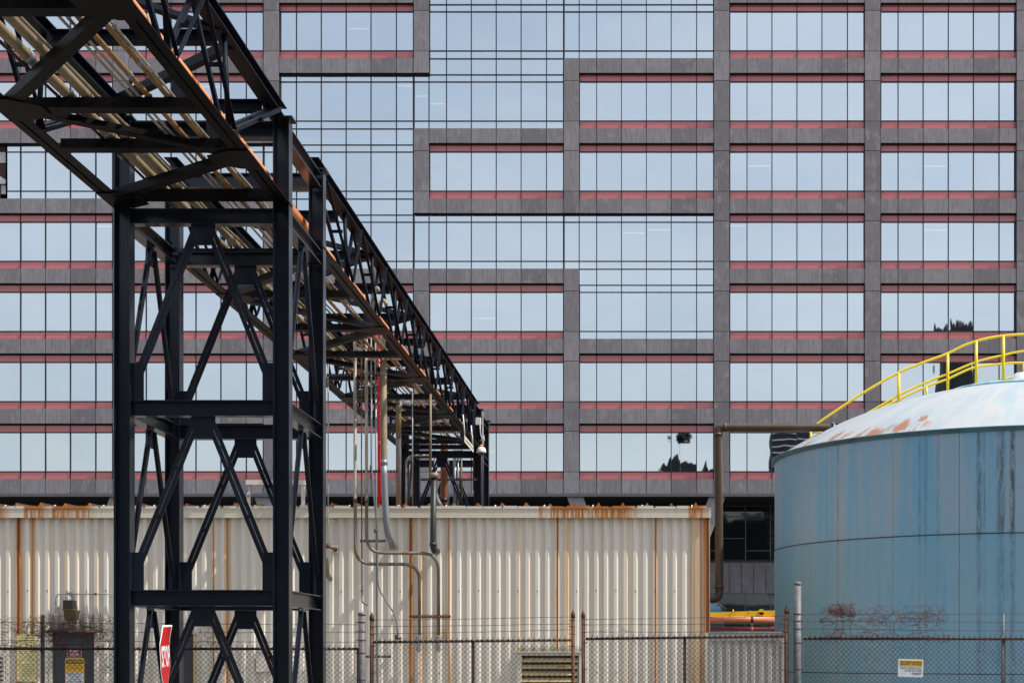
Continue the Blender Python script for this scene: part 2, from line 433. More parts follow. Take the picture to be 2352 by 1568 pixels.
def thing(name, loc, label, cat, group=None):
    o = bpy.data.objects.new(name, None); COL.objects.link(o); o.location = loc; o.empty_display_size = .2
    WL[o.name] = V(loc); return tag(o, label, cat, group)
def rounded(pts, r, n=6):
    pts = [V(p) for p in pts]; out = [pts[0]]
    for i in range(1, len(pts)-1):
        a, b, c = pts[i-1], pts[i], pts[i+1]
        d1 = (a-b); d2 = (c-b); rr = min(r, d1.length*.49, d2.length*.49)
        p0 = b+d1.normalized()*rr; p1 = b+d2.normalized()*rr
        for k in range(n+1):
            t = k/n; out.append(p0*(1-t)**2+b*2*t*(1-t)+p1*t*t)
    out.append(pts[-1]); return out
def text_mb(s, w, h, off=0.0, spacing=1.0):
    """flat text mesh fitted to w x h, lower left at 0,0 : returns verts (2D), faces"""
    cu = bpy.data.curves.new('t', 'FONT'); cu.body = s; cu.offset = off; cu.space_character = spacing; cu.resolution_u = 3
    ob = bpy.data.objects.new('t', cu); COL.objects.link(ob)
    dg = bpy.context.evaluated_depsgraph_get(); dg.update()
    me = bpy.data.meshes.new_from_object(ob.evaluated_get(dg))
    vs = [v.co.copy() for v in me.vertices]; fs = [tuple(p.vertices) for p in me.polygons]
    COL.objects.unlink(ob); bpy.data.objects.remove(ob); bpy.data.curves.remove(cu); bpy.data.meshes.remove(me)
    x0 = min(v.x for v in vs); x1 = max(v.x for v in vs); y0 = min(v.y for v in vs); y1 = max(v.y for v in vs)
    return [((v.x-x0)/(x1-x0)*w, (v.y-y0)/(y1-y0)*h) for v in vs], fs
def put_text(mb, s, o, u, v, w, h, off=.01, warp=None, spacing=1.0):
    vs, fs = text_mb(s, w, h, off, spacing); b = len(mb.v)
    for a, c in vs: mb.v.append(tuple(warp(a, c) if warp else o+u*a+v*c))
    for f in fs: mb.f.append(tuple(b+i for i in f)); mb.smooth.append(False)
EX, EY, EZ = V((1,0,0)), V((0,1,0)), V((0,0,1))

# ============================================================ SETTING
g_ = MB(); g_.box((-400,-300,-.5),(400,600,0)); tag(g_.build('ground', 'asphalt'), kind='structure')
g_ = MB(); g_.box((-60,6,.004),(60,18,.12)); tag(g_.build('pavement', 'concrete'), kind='structure')
g_ = MB(); g_.box((-60,23.6,.004),(60,60,.02)); tag(g_.build('yard', 'concrete'), kind='structure')

# ============================================================ OFFICE BUILDING
YF, YG = 94.0, 94.36
ob = thing('office_building', (PX(1250,YF), YF+8, 0), 'wide grey panelled office block with blue glass windows and thin red bands filling the background', 'building')
cols_px = [(-825,-787),(-458,-420),(-91,-53),(276,314),(643.5,681),(1010,1047.3),(1376.5,1414),(1743,1781),(2111.5,2149.6),(2482,2521),(2852,2890)]
SP = [143+171*k for k in range(-3, 7)]       # tops of the spandrel bands (pixels)
nb = len(cols_px)-1
fl = list(range(len(SP)-1))                  # opening j lies between band j and band j+1
def frac(b):
    a, c = cols_px[b][1], cols_px[b+1][0]; w = c-a
    return [a+w*t for t in (0, .1297, .3138, .4985, .683, .8715, 1)]
# which pieces are missing (curtain wall): bay index: B0=2,B1=3,B2=4,B3=5,B4=6 ; opening F0 = 2 (between band -28 and 143)
FO = 2; B = 2
curtain = {(B+3,FO),(B+4,FO),(B+2,FO+1),(B+3,FO+1),(B+2,FO+2),(B+0,FO+2),(B+1,FO+2),(B+2,FO+3),(B+3,FO+3),(B+4,FO+3),(B+4,FO+4),
           (B+3,FO-1),(B+4,FO-1),(B+4,FO-2)}
# missing spandrels (bay, band index) : band i top = SP[i]; band 143 is index 3
no_sp = {(B+3,3),(B+2,4),(B+2,5),(B+4,6),(B+3,2),(B+4,2),(B+4,1)}
# missing column pieces (column index, opening): column index c lies left of bay c
no_col = {(B+4,FO),(B+3,FO+1),(B+1,FO+2),(B+2,FO+2),(B+3,FO+3),(B+4,FO+3),(B+4,FO-1),(B+4,FO-2)}
no_col_sp = {(B+4,2),(B+4,1)}                # column crossing at a missing band
def fbox(mb, x0, x1, y0, y1, Ya, Yb, Yr=None):
    Yr = Yr or Ya
    mb.box((PX(x0,Yr), Ya, PZ(y1,Yr)), (PX(x1,Yr), Yb, PZ(y0,Yr)))
# columns (one object for each unbroken run)
for ci, (x0, x1) in enumerate(cols_px):
    runs = []; pm = MB(); bk = MB()
    for j in fl+[len(SP)-1]:
        s0 = SP[j]; here = j in fl and (ci, j) not in no_col; above = (ci, j-1) not in no_col
        if (here or above):
            a = s0-17 if above else s0+.5
            b_ = s0+53.8 if here else s0+35
            fbox(pm, x0+.4, x1-.4, a, b_, YF-.02, YF+.05, YF); fbox(bk, x0+1, x1-1, s0+.8, s0+34.5 if not here else s0+36, YF+.05, YG+.1, YF)
        if here:
            s1 = SP[j+1]; fbox(pm, x0+.4, x1-.4, s0+55.2, s1-18.2, YF-.02, YF+.05, YF); fbox(bk, x0+1, x1-1, s0+36, s1+.8, YF+.05, YG+.1, YF)
        elif pm.v:
            runs.append((pm, bk)); pm = MB(); bk = MB()
    for pm, bk in runs:
        c = pm.build('column', 'panel', ob); bk.build('backing', 'soffit', c)
# bands
for bi in range(nb):
    fr = frac(bi)
    for i, s0 in enumerate(SP):
        if (bi, i) in no_sp: continue
        pm = MB()
        for k in range(6): fbox(pm, fr[k]+.75, fr[k+1]-.75, s0, s0+35.2, YF, YF+.05, YF)
        c = pm.build('spandrel', 'panel', ob)
        bk = MB(); fbox(bk, fr[0]-1, fr[-1]+1, s0+.8, s0+34.6, YF+.05, YG+.1, YF); bk.build('backing', 'soffit', c)
# windows
def pane(mb, x0, x1, y0, y1, tilt=True):
    Yr = YG; a = PX(x0,Yr); b = PX(x1,Yr); c = PZ(y1,Yr); d = PZ(y0,Yr)
    ax = random.gauss(0, .0028) if tilt else 0; az = random.gauss(0, .0028) if tilt else 0
    cx, cz = (a+b)/2, (c+d)/2; pts = []
    for yy in (YG, YG+.02):
        for (X, Z) in ((a,c),(b,c),(b,d),(a,d)): pts.append((X, yy+(X-cx)*az+(Z-cz)*ax, Z))
    b0 = len(mb.v); mb.v += pts
    for q in ((0,1,2,3),(7,6,5,4),(0,4,5,1),(1,5,6,2),(2,6,7,3),(3,7,4,0)): mb.f.append(tuple(b0+i for i in q)); mb.smooth.append(False)
MW = 1.0
room_l = []; 
for bi in range(nb):
    fr0 = frac(bi)
    for j in fl:
        s0, s1 = SP[j], SP[j+1]; cur = (bi, j) in curtain
        gm = MB(); fm = MB(); rm = MB(); rm2 = MB()
        fr = list(fr0)
        # extend over missing column to the left
        ext = (bi, j) in no_col
        if ext: fr = [cols_px[bi][0], ] + fr
        a, b = fr[0], fr[-1]
        top = s0+36.0 if (bi, j) not in no_sp else s0+39.5; bot = s1+1.0
        if (bi, j+1-0) in no_sp: bot = s1+39.4
        g0 = s0+57.6; g1 = s1-18.0
        terrace = (bi == B and j == FO+2)
        for k in range(len(fr)-1):
            x0, x1 = fr[k], fr[k+1]
            if terrace: x0 = max(x0, 15.5)
            if x1 <= x0+.5: continue
            pane(gm, x0, x1, g0, g1)
            if cur:
                pane(gm, x0, x1, top+1, g0); pane(gm, x0, x1, g1, s1+1)
                if bot > s1+5: pane(gm, x0, x1, s1+1, bot)
            else:
                for (ya, yb) in ((s0+41, g0-1.5), (g1+1.5, s1+1.5)):
                    fbox(rm if ya < s0+60 else rm2, x0+MW*.6, x1-MW*.6, ya, yb, YG-.03, YG+.0, YG-.03)
        w = gm.build('window', 'glass', ob)
        # frame
        for k in range(len(fr)):
            x = fr[k]
            if terrace: x = max(x, 15.5)
            hw = MW*1.1 if cur else MW*1.0
            xx = min(max(x, a+hw), b-hw)
            fbox(fm, xx-hw, xx+hw, top, bot, YG-.07, YG-.004, YG-.03)
        lines = [g0, g1]+([s0+40.3, s1+1.2, ] if cur else [])
        for y in lines:
            hh = 1.05 if cur else 1.25
            fbox(fm, (15.5 if terrace else a), b, y-hh, y+hh, YG-.06, YG-.006, YG-.03)
        if not cur:
            fbox(fm, a, b, top-3, s0+41, YG-.05, YG-.005, YG-.03)
        else:
            if (bi, j) not in no_sp: fbox(fm, a, b, top-3, s0+41, YG-.05, YG-.005, YG-.03)
        fm.build('frame', 'frame_black', w)
        if rm.v: rm.build('upper_red_band', 'red_glass', w); rm2.build('lower_red_band', 'red_glass', w)
        room_l.append((bi, j, fr, g0, g1, w))
# rooms behind the glass with ceiling lamps and a few pale things on the sills
rooms = MB(); strips = MB(); desks = MB()
XL, XR = PX(-825, YG), PX(2890, YG)
rooms.box((XL, YG+7, 6.5), (XR, YG+7.2, PZ(SP[0], YG)))
for s0 in SP: rooms.box((XL, YG+.15, PZ(s0+34, YG)), (XR, YG+7, PZ(s0+2, YG)))
rooms.box((XL-.3, YG+.15, 6.5), (XL, YG+7.2, PZ(SP[0], YG))); rooms.box((XR, YG+.15, 6.5), (XR+.3, YG+7.2, PZ(SP[0], YG)))
rr = random.Random(3)
for bi, j, fr, g0, g1, wo in room_l:
    bl = MB()
    for k in range(len(fr)-1):
        if fr[k] < 2300 and rr.random() < (.26 if 1 < j < 7 else .05):
            y = g0+8+rr.random()*80; Yd = YG+.14
            bl.box((PX(fr[k]+2.5, Yd), Yd, PZ(y, Yd)), (PX(fr[k+1]-2.5, Yd), Yd+.01, PZ(g0+.5, Yd)))
            bl.box((PX(fr[k]+2.5, Yd), Yd-.02, PZ(y+.9, Yd)), (PX(fr[k+1]-2.5, Yd), Yd+.012, PZ(y+.05, Yd)))
        elif fr[k] < 2300 and rr.random() < (.10 if 1 < j < 7 else .02):
            y = g0+8+rr.random()*60; Yd = YG+.9
            strips.box((PX(fr[k]+3.5, Yd), Yd, PZ(y+.8, Yd)), (PX(fr[k+1]-3.5, Yd), Yd+.03, PZ(y-.8, Yd)))
        if rr.random() < .22:
            for q in range(rr.randint(1, 4)):
                x = rr.uniform(fr[k]+5, fr[k+1]-8); hh = rr.uniform(2, 9); ww = rr.uniform(1, 6); Yd = YG+.5+rr.random()*.5
                desks.box((PX(x, Yd), Yd, PZ(g1, Yd)), (PX(x+ww, Yd), Yd+.1, PZ(g1-hh, Yd)))
    if bl.v: bl.build('roller_blind', 'blind_cloth', wo)
for x, y0, y1, ww in ((1012,560,633,28),(985,620,636,23),(1800,205,295,9),(1800,375,466,9),(1382,545,633,22),(2330,205,212,1)):
    desks.box((PX(x, YG+.5), YG+.5, PZ(y1, YG+.5)), (PX(x+ww, YG+.5), YG+.6, PZ(y0, YG+.5)))
rooms.build('interior', 'room', ob); strips.build('ceiling_lamp', 'lamp_strip', ob); desks.build('furniture', 'pale_obj', ob)
# terrace at the far left of the third storey
tm = MB(); Yt = YG+.15
tm.prism([P(-60,352,Yt), P(14.5,352,Yt), P(14.5,440,Yt), P(0,430,Yt), P(-60,395,Yt)], V((0,.3,0))); tm.build('terrace_wall', 'darkred_wall', ob)
tm = MB(); tm.prism([P(-60,395,Yt+.01), P(0,430,Yt+.01), P(14.5,440,Yt+.01), P(14.5,474,Yt+.01), P(-60,474,Yt+.01)], V((0,.1,0))); tm.build('terrace_sky_fill', 'white_paint', ob)  # white sheet added in place of bright sky seen through the open corner
tm = MB(); fbox(tm, -60, 14.5, 449, 452, YG, YG+.06, YG); fbox(tm, -1, 2, 449, 484, YG, YG+.06, YG); tm.build('terrace_rail', 'frame_black', ob)
# bottom ledge, soffit, base
lm = MB(); lm.box((XL, YF-.03, PZ(1211.5, YF)), (XR, YF+.2, PZ(1205, YF))); lm.box((XL, YF+.03, PZ(1205, YF)), (XR, YF+.4, PZ(1203.5, YF))); lm.build('ledge', 'ledge', ob)
lm = MB(); lm.box((XL, YF+.2, PZ(1211, YF)-.02), (XR, YF+8, PZ(1205, YF))); lm.build('underside', 'soffit', ob)
YB = 99.0
lm = MB(); fbox(lm, -900, 2900, 1373, 1447, YB-.1, YB+.3, YB); lm.build('lower_wall', 'panel', ob)
lm = MB()
for x in range(-900, 2950, 30): fbox(lm, x-.5+10, x+.5+10, 1375, 1446, YB-.12, YB-.101, YB)
fbox(lm, -900, 2900, 1366, 1370, YB-.15, YB+.3, YB); lm.build('wall_joint', 'frame_black', ob)
gm = MB(); fm = MB(); gm2 = MB()
for k in range(-16, 23):
    x = 1820+61*k
    fbox(gm, x-60.0, x, 1228, 1366, YB, YB+.05, YB); fbox(fm, x-1, x+1, 1228, 1366, YB-.08, YB-.004, YB)
    fbox(fm, x-60, x-1, 1313+(k%2)*30, 1314.6+(k%2)*30, YB-.06, YB-.004, YB)
    fbox(gm2, x-60.0, x, 1447, 1530, YB, YB+.05, YB); fbox(fm, x-1, x+1, 1447, 1530, YB-.08, YB-.004, YB)
for y in (1235, 1260.5, 1367, 1371, 1448): fbox(fm, -900, 2900, y-.8, y+.8, YB-.1, YB-.085, YB)
w = gm.build('lobby_glazing', 'glass_dark', ob); fm.build('frame', 'ledge', w); gm2.build('low_glazing', 'glass_dark', ob)
lm = MB(); fbox(lm, -900, 2900, 1530, 1680, YB-.1, YB+.3, YB); lm.box((XL, YB+.35, 0), (XR, YB+.6, 14)); lm.build('base_wall', 'panel', ob)
for (xt, dx) in ((1404, 161),(288, -161),(1751, -161),(2120, 161),(640, 161)):
    Ys = 94.2; lm = MB(); w_ = 20
    lm.prism([P(xt-w_, 1212.5, Ys), P(xt+w_, 1212.5, Ys), P(xt+dx+w_*.7, 1655, Ys), P(xt+dx-w_*.7, 1655, Ys)], V((0,.7,0)))
    lm.build('slanted_column', 'panel_light', ob)
lm = MB(); lm.box((XL, YF+.1, PZ(SP[0], YF)), (XR, YF+20, PZ(SP[0]-25, YF))); lm.box((XL, YG+7.3, 0), (XR, YF+20, PZ(SP[0], YF)-.01)); lm.build('roof', 'panel', ob)

# things behind the camera that the windows mirror
def mirror_x(px, Ym): return (px-VX)/F*(2*YG+Ym)
Ym = 70.0; D = 2*YG+Ym
cx = (2336-VX)/F*D; hz = EYE+(VY-790)/F*D
t = thing('stone_tower', (cx, -Ym, 0), 'dark gothic stone tower mirrored in the upper right windows', 'tower')
m = MB(); m.box((cx-2.4, -Ym-5, 0), (cx+2.4, -Ym, hz)); m.build('shaft', 'bg_stone', t)
m = MB()
for k, h in ((-2.2,1.6),(-1.5,.8),(-.7,1.3),(0,.7),(.8,1.0),(1.6,.8),(2.15,1.7)): m.lathe(V((cx+k, -Ym-.4, hz)), [(.42,0),(.38,h*.5),(.05,h)], 6, False)
m.build('pinnacle', 'bg_stone', t)
Yw = 62.0; Dw = 2*YB+Yw; hw = EYE+(VY-1250)/F*Dw
t = thing('brick_warehouse', (20, -Yw-8, 0), 'long dark brick warehouse across the street, mirrored in the lobby glazing', 'building')
m = MB(); m.box((-90, -Yw-16, 0), (110, -Yw, hw-1.2)); m.build('wall', 'bg_stone', t)
m = MB(); rw = random.Random(9); x = -88
while x < 105:
    w_ = rw.uniform(2, 9); m.box((x, -Yw-6, hw-1.199), (x+w_, -Yw-.5, hw+rw.uniform(-.8, 1.4))); x += w_+rw.uniform(1, 7)
m.build('roof_box', 'panel_light', t)
for k in range(24):
    m = MB()
    for q in range(3): m.box((-84+8*k, -Yw-.02+.0, 3+6.2*q), (-80.5+8*k, -Yw+.03, 6.4+6.2*q))
    m.build('window', 'glass_dark', t)
Ym2 = 40.0; D2 = 2*YG+Ym2; cx2 = (1925-VX)/F*D2
t = thing('brick_tower_block', (cx2, -Ym2, 0), 'dark banded block mirrored in the windows left of the blue tank', 'building')
m = MB(); m.box((cx2-2.2, -Ym2-6, 0), (cx2+2.2, -Ym2, EYE+(VY-1048)/F*D2)); m.build('wall', 'bg_stone', t)
m = MB()
for k in range(26): m.box((cx2-2.0+.3*math.sin(k), -Ym2+.01, 9+k*.9), (cx2+2.1-.5*math.cos(k*1.7), -Ym2+.12, 9.14+k*.9))
m.build('band', 'pale_obj', t)
S_ = D2/F
cx3 = (1692-VX)*S_; t = thing('gabled_hall', (cx3, -Ym2-4, 0), 'dark gabled hall mirrored in the low window left of the brown pipe', 'building')
zt3 = EYE+(VY-1146)*S_; m = MB(); m.box((cx3-3.2, -Ym2-9, 0), (cx3+3.2, -Ym2, zt3)); m.build('wall', 'bg_stone', t)
m = MB(); rt = random.Random(11)
for x, h in ((cx3-2.9,.9),(cx3-1.6,1.9),(cx3-.5,.8),(cx3+.6,.5),(cx3+1.5,2.4),(cx3+2.6,1.2)):
    m.prism([V((x-.75, -Ym2-.5, zt3-.02)), V((x+.75, -Ym2-.5, zt3-.02)), V((x+.55, -Ym2-.5, zt3+h*.45)), V((x+.25, -Ym2-.5, zt3+h*.6)), V((x+.1, -Ym2-.5, zt3+h)), V((x-.3, -Ym2-.5, zt3+h*.8)), V((x-.6, -Ym2-.5, zt3+h*.4))], V((0,-3,0)))
m.build('gable', 'bg_stone', t)
cx4 = (1673-VX)*S_; z4 = EYE+(VY-1078)*S_
t = thing('lone_tree', (cx4, -Ym2+1, 0), 'round topped dark tree mirrored above the gabled hall', 'tree')
m = MB(); m.tube([(cx4, -Ym2+1, 0), (cx4, -Ym2+1, z4)], .05, 8, radii=[.12,.02]); m.build('trunk', 'wood_grey', t)
m = MB()
for k in range(1400):
    n0 = V((rt.gauss(0,1), rt.gauss(0,1), rt.gauss(0,1))).normalized(); q = rt.random()**.4
    c = V((cx4, -Ym2+1, z4))+V((n0.x*1.05, n0.y*1.0, n0.z*.9))*q*(1+.25*math.sin(n0.x*7)*math.cos(n0.z*5))
    n1 = V((rt.gauss(0,1), rt.gauss(0,1), rt.gauss(0,1))).normalized()*.13; n2 = n1.cross(V((rt.random(), rt.random(), 1))).normalized()*.1
    b0 = len(m.v); m.v += [tuple(c-n1), tuple(c+n2), tuple(c+n1), tuple(c-n2)]; m.f.append((b0,b0+1,b0+2,b0+3)); m.smooth.append(False)
m.build('crown', 'bg_stone', t)

# ============================================================ STEEL TRESTLES
LX = [-6.59, -4.573]       # leg centre lines
def trestle(Y0, label, mat_hi='steel'):
    Yf, Yb = Y0+.10, Y0+2.30
    t = thing('trestle_tower', (-5.58, Y0+1.2, 0), label, 'trestle', 'steel trestles under the pipe bridge')
    for y in (Yf, Yb):
        for x in LX:
            m = MB(); m.ibeam(V((x, y, 0)), V((x, y, 8.43)), .205, .205, .014, .012, up=EX)
            l = m.build('leg', mat_hi, t)
            m = MB(); m.box((x-.15, y-.14, 8.431), (x+.15, y+.14, 8.45)); m.build('cap_plate', mat_hi, l)
            m = MB(); m.box((x-.2, y-.2, 0), (x+.2, y+.2, .03)); m.build('base_plate', mat_hi, l)
    xl, xr = LX[0]+.104, LX[1]-.104
    for y in (Yf, Yb):
        for zb, zt in ((7.10,7.292),(4.665,4.865),(2.257,2.46)):
            m = MB(); m.ibeam(V((xl, y, (zb+zt)/2)), V((xr, y, (zb+zt)/2)), zt-zb, .165, .013, .01); m.build('cross_beam', mat_hi, t)
        m = MB(); m.ibeam(V((xl, y+.02, 8.30)), V((xr, y+.02, 8.30)), .20, .165, .013, .01); m.build('cross_beam', mat_hi, t)
    for x in LX:
        for zb, zt in ((7.10,7.292),(4.665,4.865),(2.257,2.46)):
            m = MB(); m.ibeam(V((x, Yf+.104, (zb+zt)/2)), V((x, Yb-.104, (zb+zt)/2)), zt-zb, .165, .013, .01); m.build('side_beam', mat_hi, t)
        m = MB(); m.ibeam(V((x, Yf+.104, 8.27)), V((x, Yb-.104, 8.27)), .20, .165, .013, .01); m.build('side_beam', mat_hi, t)
    # chevron braces, each a double angle, with gussets
    for (zt, zb) in ((7.10, 4.865), (4.665, 2.46), (2.257, .05)):
        for y in (Yf, Yb):
            xm = (LX[0]+LX[1])/2
            for sg, xe in ((-1, xl), (1, xr)):
                p0 = V((xm+sg*.085, y-.02, zt-.05)); p1 = V((xe-sg*.07, y-.02, zb+.30))
                m = MB(); m.dangle(p0, p1, .052, .012, .009, EY, 1); m.build('brace', mat_hi, t)
                m = MB(); m.box((xe, y-.019, zb+.001), (xe-sg*.15, y-.009, zb+.48)); m.build('gusset_plate', mat_hi, t)
            m = MB(); m.prism([V((xm-.155, y-.018, zt-.001)), V((xm+.155, y-.018, zt-.001)), V((xm+.155, y-.018, zt-.08)), V((xm+.10, y-.018, zt-.26)), V((xm-.10, y-.018, zt-.26)), V((xm-.155, y-.018, zt-.08))], V((0,.010,0))); m.build('gusset_plate', mat_hi, t)
        for x in LX:
            ym = (Yf+Yb)/2
            for sg, ye in ((-1, Yf+.104), (1, Yb-.104)):
                p0 = V((x, ym+sg*.085, zt-.04)); p1 = V((x, ye-sg*.07, zb+.30))
                m = MB(); m.dangle(p0, p1, .052, .014, .009, EX, 1); m.build('brace', mat_hi, t)
                m = MB(); m.box((x-.006, ye, zb+.001), (x+.004, ye-sg*.15, zb+.48)); m.build('gusset_plate', mat_hi, t)
            m = MB(); m.prism([V((x-.006, ym-.155, zt-.001)), V((x-.006, ym+.155, zt-.001)), V((x-.006, ym+.10, zt-.26)), V((x-.006, ym-.10, zt-.26))], V((.010,0,0))); m.build('gusset_plate', mat_hi, t)
    return t
trestle(20.5, 'large navy steel trestle tower in the foreground with chevron braces')
trestle(45.0, 'small distant steel trestle tower behind the cream shed roof')

# ============================================================ TRUSS SPANS
def span(Ya, Yb, beams, lat, Bn, Tn, verts, webs, label, mb_, mt_, topb, toplat):
    t = thing('pipe_bridge_span', (-5.58, (Ya+Yb)/2, 7.3), label, 'bridge', 'truss spans of the pipe bridge')
    CX = (-6.66, -4.56); TX = (-6.62, -4.63)
    for i, x in enumerate(CX):
        m = MB()
        for sg in (-1, 1):
            u = EX*sg
            m.obar(V((x+sg*.013, Ya, 7.35)), V((x+sg*.013, Yb, 7.35)), u, EZ, (0, .088, 0, .011))
            m.obar(V((x+sg*.013, Ya, 7.35)), V((x+sg*.013, Yb, 7.35)), u, EZ, (0, .011, .011, .10))
        m.build('bottom_chord', mb_, t)
        xt = TX[i]; m = MB(); m.ibeam(V((xt, Ya, 8.54)), V((xt, Yb, 8.54)), .155, .185, .013, .011); m.build('top_chord', mt_, t)
    for y in beams:
        m = MB(); m.channel(V((CX[0]+.10, y, 7.405)), V((CX[1]-.10, y, 7.405)), .108, .19, .010, side=1); o = m.build('floor_beam', mb_, t)
    done = set()
    for (x0, y0, x1, y1) in lat:
        p0 = V((CX[x0]+(.02 if x0 == 0 else -.02), y0, 7.36)); p1 = V((CX[x1]+(.02 if x1 == 0 else -.02), y1, 7.36))
        m = MB(); u, v = m.frame(p0, p1, EZ)
        m.obar(p0, p1, u, v, (-.065, .065, -.012, -.002)); m.obar(p0, p1, u, v, (-.065, -.055, -.002, .10))
        m.build('lateral_brace', mb_, t)
        for (xi, yy, sx) in ((x0, y0, 1 if x0 == 0 else -1), (x1, y1, 1 if x1 == 0 else -1)):
            if any(q[0] == xi and abs(q[1]-yy) < .4 for q in done): continue
            done.add((xi, yy)); m = MB(); x = CX[xi]
            m.prism([V((x-sx*.09, yy-.34, 7.344)), V((x-sx*.09, yy+.34, 7.344)), V((x+sx*.14, yy+.34, 7.344)), V((x+sx*.42, yy+.14, 7.344)), V((x+sx*.42, yy-.14, 7.344)), V((x+sx*.14, yy-.34, 7.344))], V((0,0,-.010)))
            m.build('gusset_plate', mb_, t)
    for i in (0, 1):
        for (ya, za, yb, zb) in webs:
            m = MB()
            for sg in (-1, 1):
                xb0 = CX[i]+sg*.05; xt0 = TX[i]+sg*.05+ (.03 if i else -.03)
                A = V((xb0 if za < 8 else xt0, ya, za)); C = V((xb0 if zb < 8 else xt0, yb, zb))
                d = (C-A).normalized(); u = EX*sg; u = (u-d*u.dot(d)).normalized(); w = d.cross(u).normalized()
                if w.y > 0: w = -w
                m.obar(A, C, u, w, (0, .009, -.030, .030)); m.obar(A, C, u, w, (.0091, .045, .021, .030))
            A = V((CX[i], (ya+yb)/2, (za+zb)/2)); m.box(A-V((.09,.012,.025)), A+V((.09,.012,.02)))
            m.build('web_brace', mt_, t)
        for y in verts:
            m = MB(); m.tube([V((CX[i]+.0, y, 7.45)), V((TX[i]+.02, y, 8.46))], .030, 10, radii=[.030,.030]); m.build('web_post', mt_, t)
    for y in topb:
        m = MB(); m.ibeam(V((TX[0]+.10, y, 8.46)), V((TX[1]-.10, y, 8.46)), .14, .14, .011, .009); m.build('top_beam', mt_, t)
    for (x0, y0, x1, y1) in toplat:
        p0 = V((TX[x0], y0, 8.45)); p1 = V((TX[x1], y1, 8.45)); m = MB(); u, v = m.frame(p0, p1, EZ)
        m.obar(p0, p1, u, v, (-.055, .055, -.012, -.002)); m.obar(p0, p1, u, v, (-.055, -.045, -.002, .09)); m.build('top_lateral', mt_, t)
    return t
zb, zt = 7.44, 8.47
span(8.6, 20.68, [9.2,11.8,14.4,17.0,18.35,20.33],
     [(1,9.2,0,11.8),(0,11.8,1,14.2),(1,14.2,0,16.95),(0,16.95,1,18.65),(1,18.65,0,20.35)],
     None, None, [11.1,13.3,15.55,17.85],
     [(8.8,zb,10.0,zt),(10.0,zt,11.2,zb),(11.2,zb,12.3,zt),(12.3,zt,13.4,zb),(13.4,zb,14.45,zt),(14.45,zt,15.65,zb),(15.7,zb,16.8,zt),(16.8,zt,17.85,zb),(17.9,zb,20.3,zt)],
     'nearest truss span of the pipe bridge, passing overhead at the upper left', 'steel_brown', 'steel_top', [10.2,12.7,15.4,17.9,20.15], [(0,12.7,1,10.2),(1,12.7,0,15.4),(0,15.4,1,17.7),(1,18.2,0,20.15)])
bm_ = [23.3,26.0,28.6,31.15,33.75,36.3,38.85,41.45,43.9,45.1]
latf = []; side = 1
for k in range(len(bm_)-2):
    latf.append((side, bm_[k]+.05, 1-side, bm_[k+1]-.05)); side = 1-side
webs = []; vs = []
Tn = 23.2
for k in range(8):
    Bk = 25.15+2.53*k; T1 = 26.15+2.55*k
    webs += [(Tn, zt, Bk, zb), (Bk+.05, zb, T1, zt)]; Tn = T1+.04; vs.append(Bk-.08)
webs.append((Tn, zt, 45.05, zb))
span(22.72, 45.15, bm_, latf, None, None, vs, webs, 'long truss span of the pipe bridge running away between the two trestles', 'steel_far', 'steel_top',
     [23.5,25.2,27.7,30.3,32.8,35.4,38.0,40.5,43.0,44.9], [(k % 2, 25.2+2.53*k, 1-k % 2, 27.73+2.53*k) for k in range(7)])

# ============================================================ PIPES ON THE BRIDGE
def coup(t, x, z, r, ys, mat):
    for y in ys:
        m = MB(); m.tube([(x, y-.06, z), (x, y+.06, z)], r*1.13, 18); m.build('coupling', mat, t)
Z0 = 7.462
pl = [(-6.12,.017,'rust_dark','thin dark conduit, outermost at the left edge of the pipe bridge',[12.5,15.5,19.0,24.0,27,30]),
      (-6.03,.055,'pipe_tan','thick tan pipe, left one of the two thickest on the bridge',[15.9,18.2,21.3,25.4,29.1]),
      (-5.835,.052,'pipe_tan_b','thick tan pipe, right one of the two thickest on the bridge',[16.05,18.9,23.0,26.8,30.1]),
      (-5.70,.019,'pipe_tan_b','slim tan pipe running tight against the thick pipes on the bridge',[14.2,17.9,22,26]),
      (-5.34,.015,'pipe_pale','pale thin conduit, left one of the close pair in the middle of the bridge',[15.2,18.0,21.8,25.0]),
      (-5.265,.015,'pipe_pale','speckled thin conduit, right one of the close pair in the middle of the bridge',[14.9,17.8,21,25.5]),
      (-5.175,.029,'pipe_rust','medium rusty brown pipe with a grey coupling beside the thin conduit pair',[16.35,19.5,24.3]),
      (-4.975,.028,'pipe_rust','medium rusty brown pipe nearest the right truss of the bridge',[16.0,19.3,23.7]),
      (-4.90,.014,'pipe_pale','pale thin conduit, outermost at the right below the orange pipe',[15.0,18.4,22.6])]
for x, r, mt, lb, ys in pl:
    z = Z0+r; t = thing('pipe', (x, 27, z), lb, 'pipe', 'pipes laid along the bridge')
    m = MB(); rnd_ = random.Random(int(-x*1000))
    pts = [V((x+rnd_.gauss(0,.006), y, z+(rnd_.gauss(0,.004) if r < .03 else 0)+.002)) for y in [8.6+1.3*k for k in range(29)]]
    m.tube(pts, r, 20 if r > .04 else 12); m.build('run', mt, t)
    coup(t, x, z+.002, r, ys+[33.2,37.5,41], 'galv' if r < .06 else 'galv')
    m = MB()
    for y in [11.8,14.4,17.0,18.35,20.33]+bm_:
        m.tube([(x-r*1.25, y-.03, Z0-.001), (x-r*1.2, y-.03, z+r*.6), (x, y-.03, z+r*1.18), (x+r*1.2, y-.03, z+r*.6), (x+r*1.25, y-.03, Z0-.001)], .005, 6)
    m.build('clamp', 'rust_post', t)
t = thing('orange_pipe', (-4.85, 27, 7.75), 'fat bright orange pipe along the right side of the pipe bridge', 'pipe')
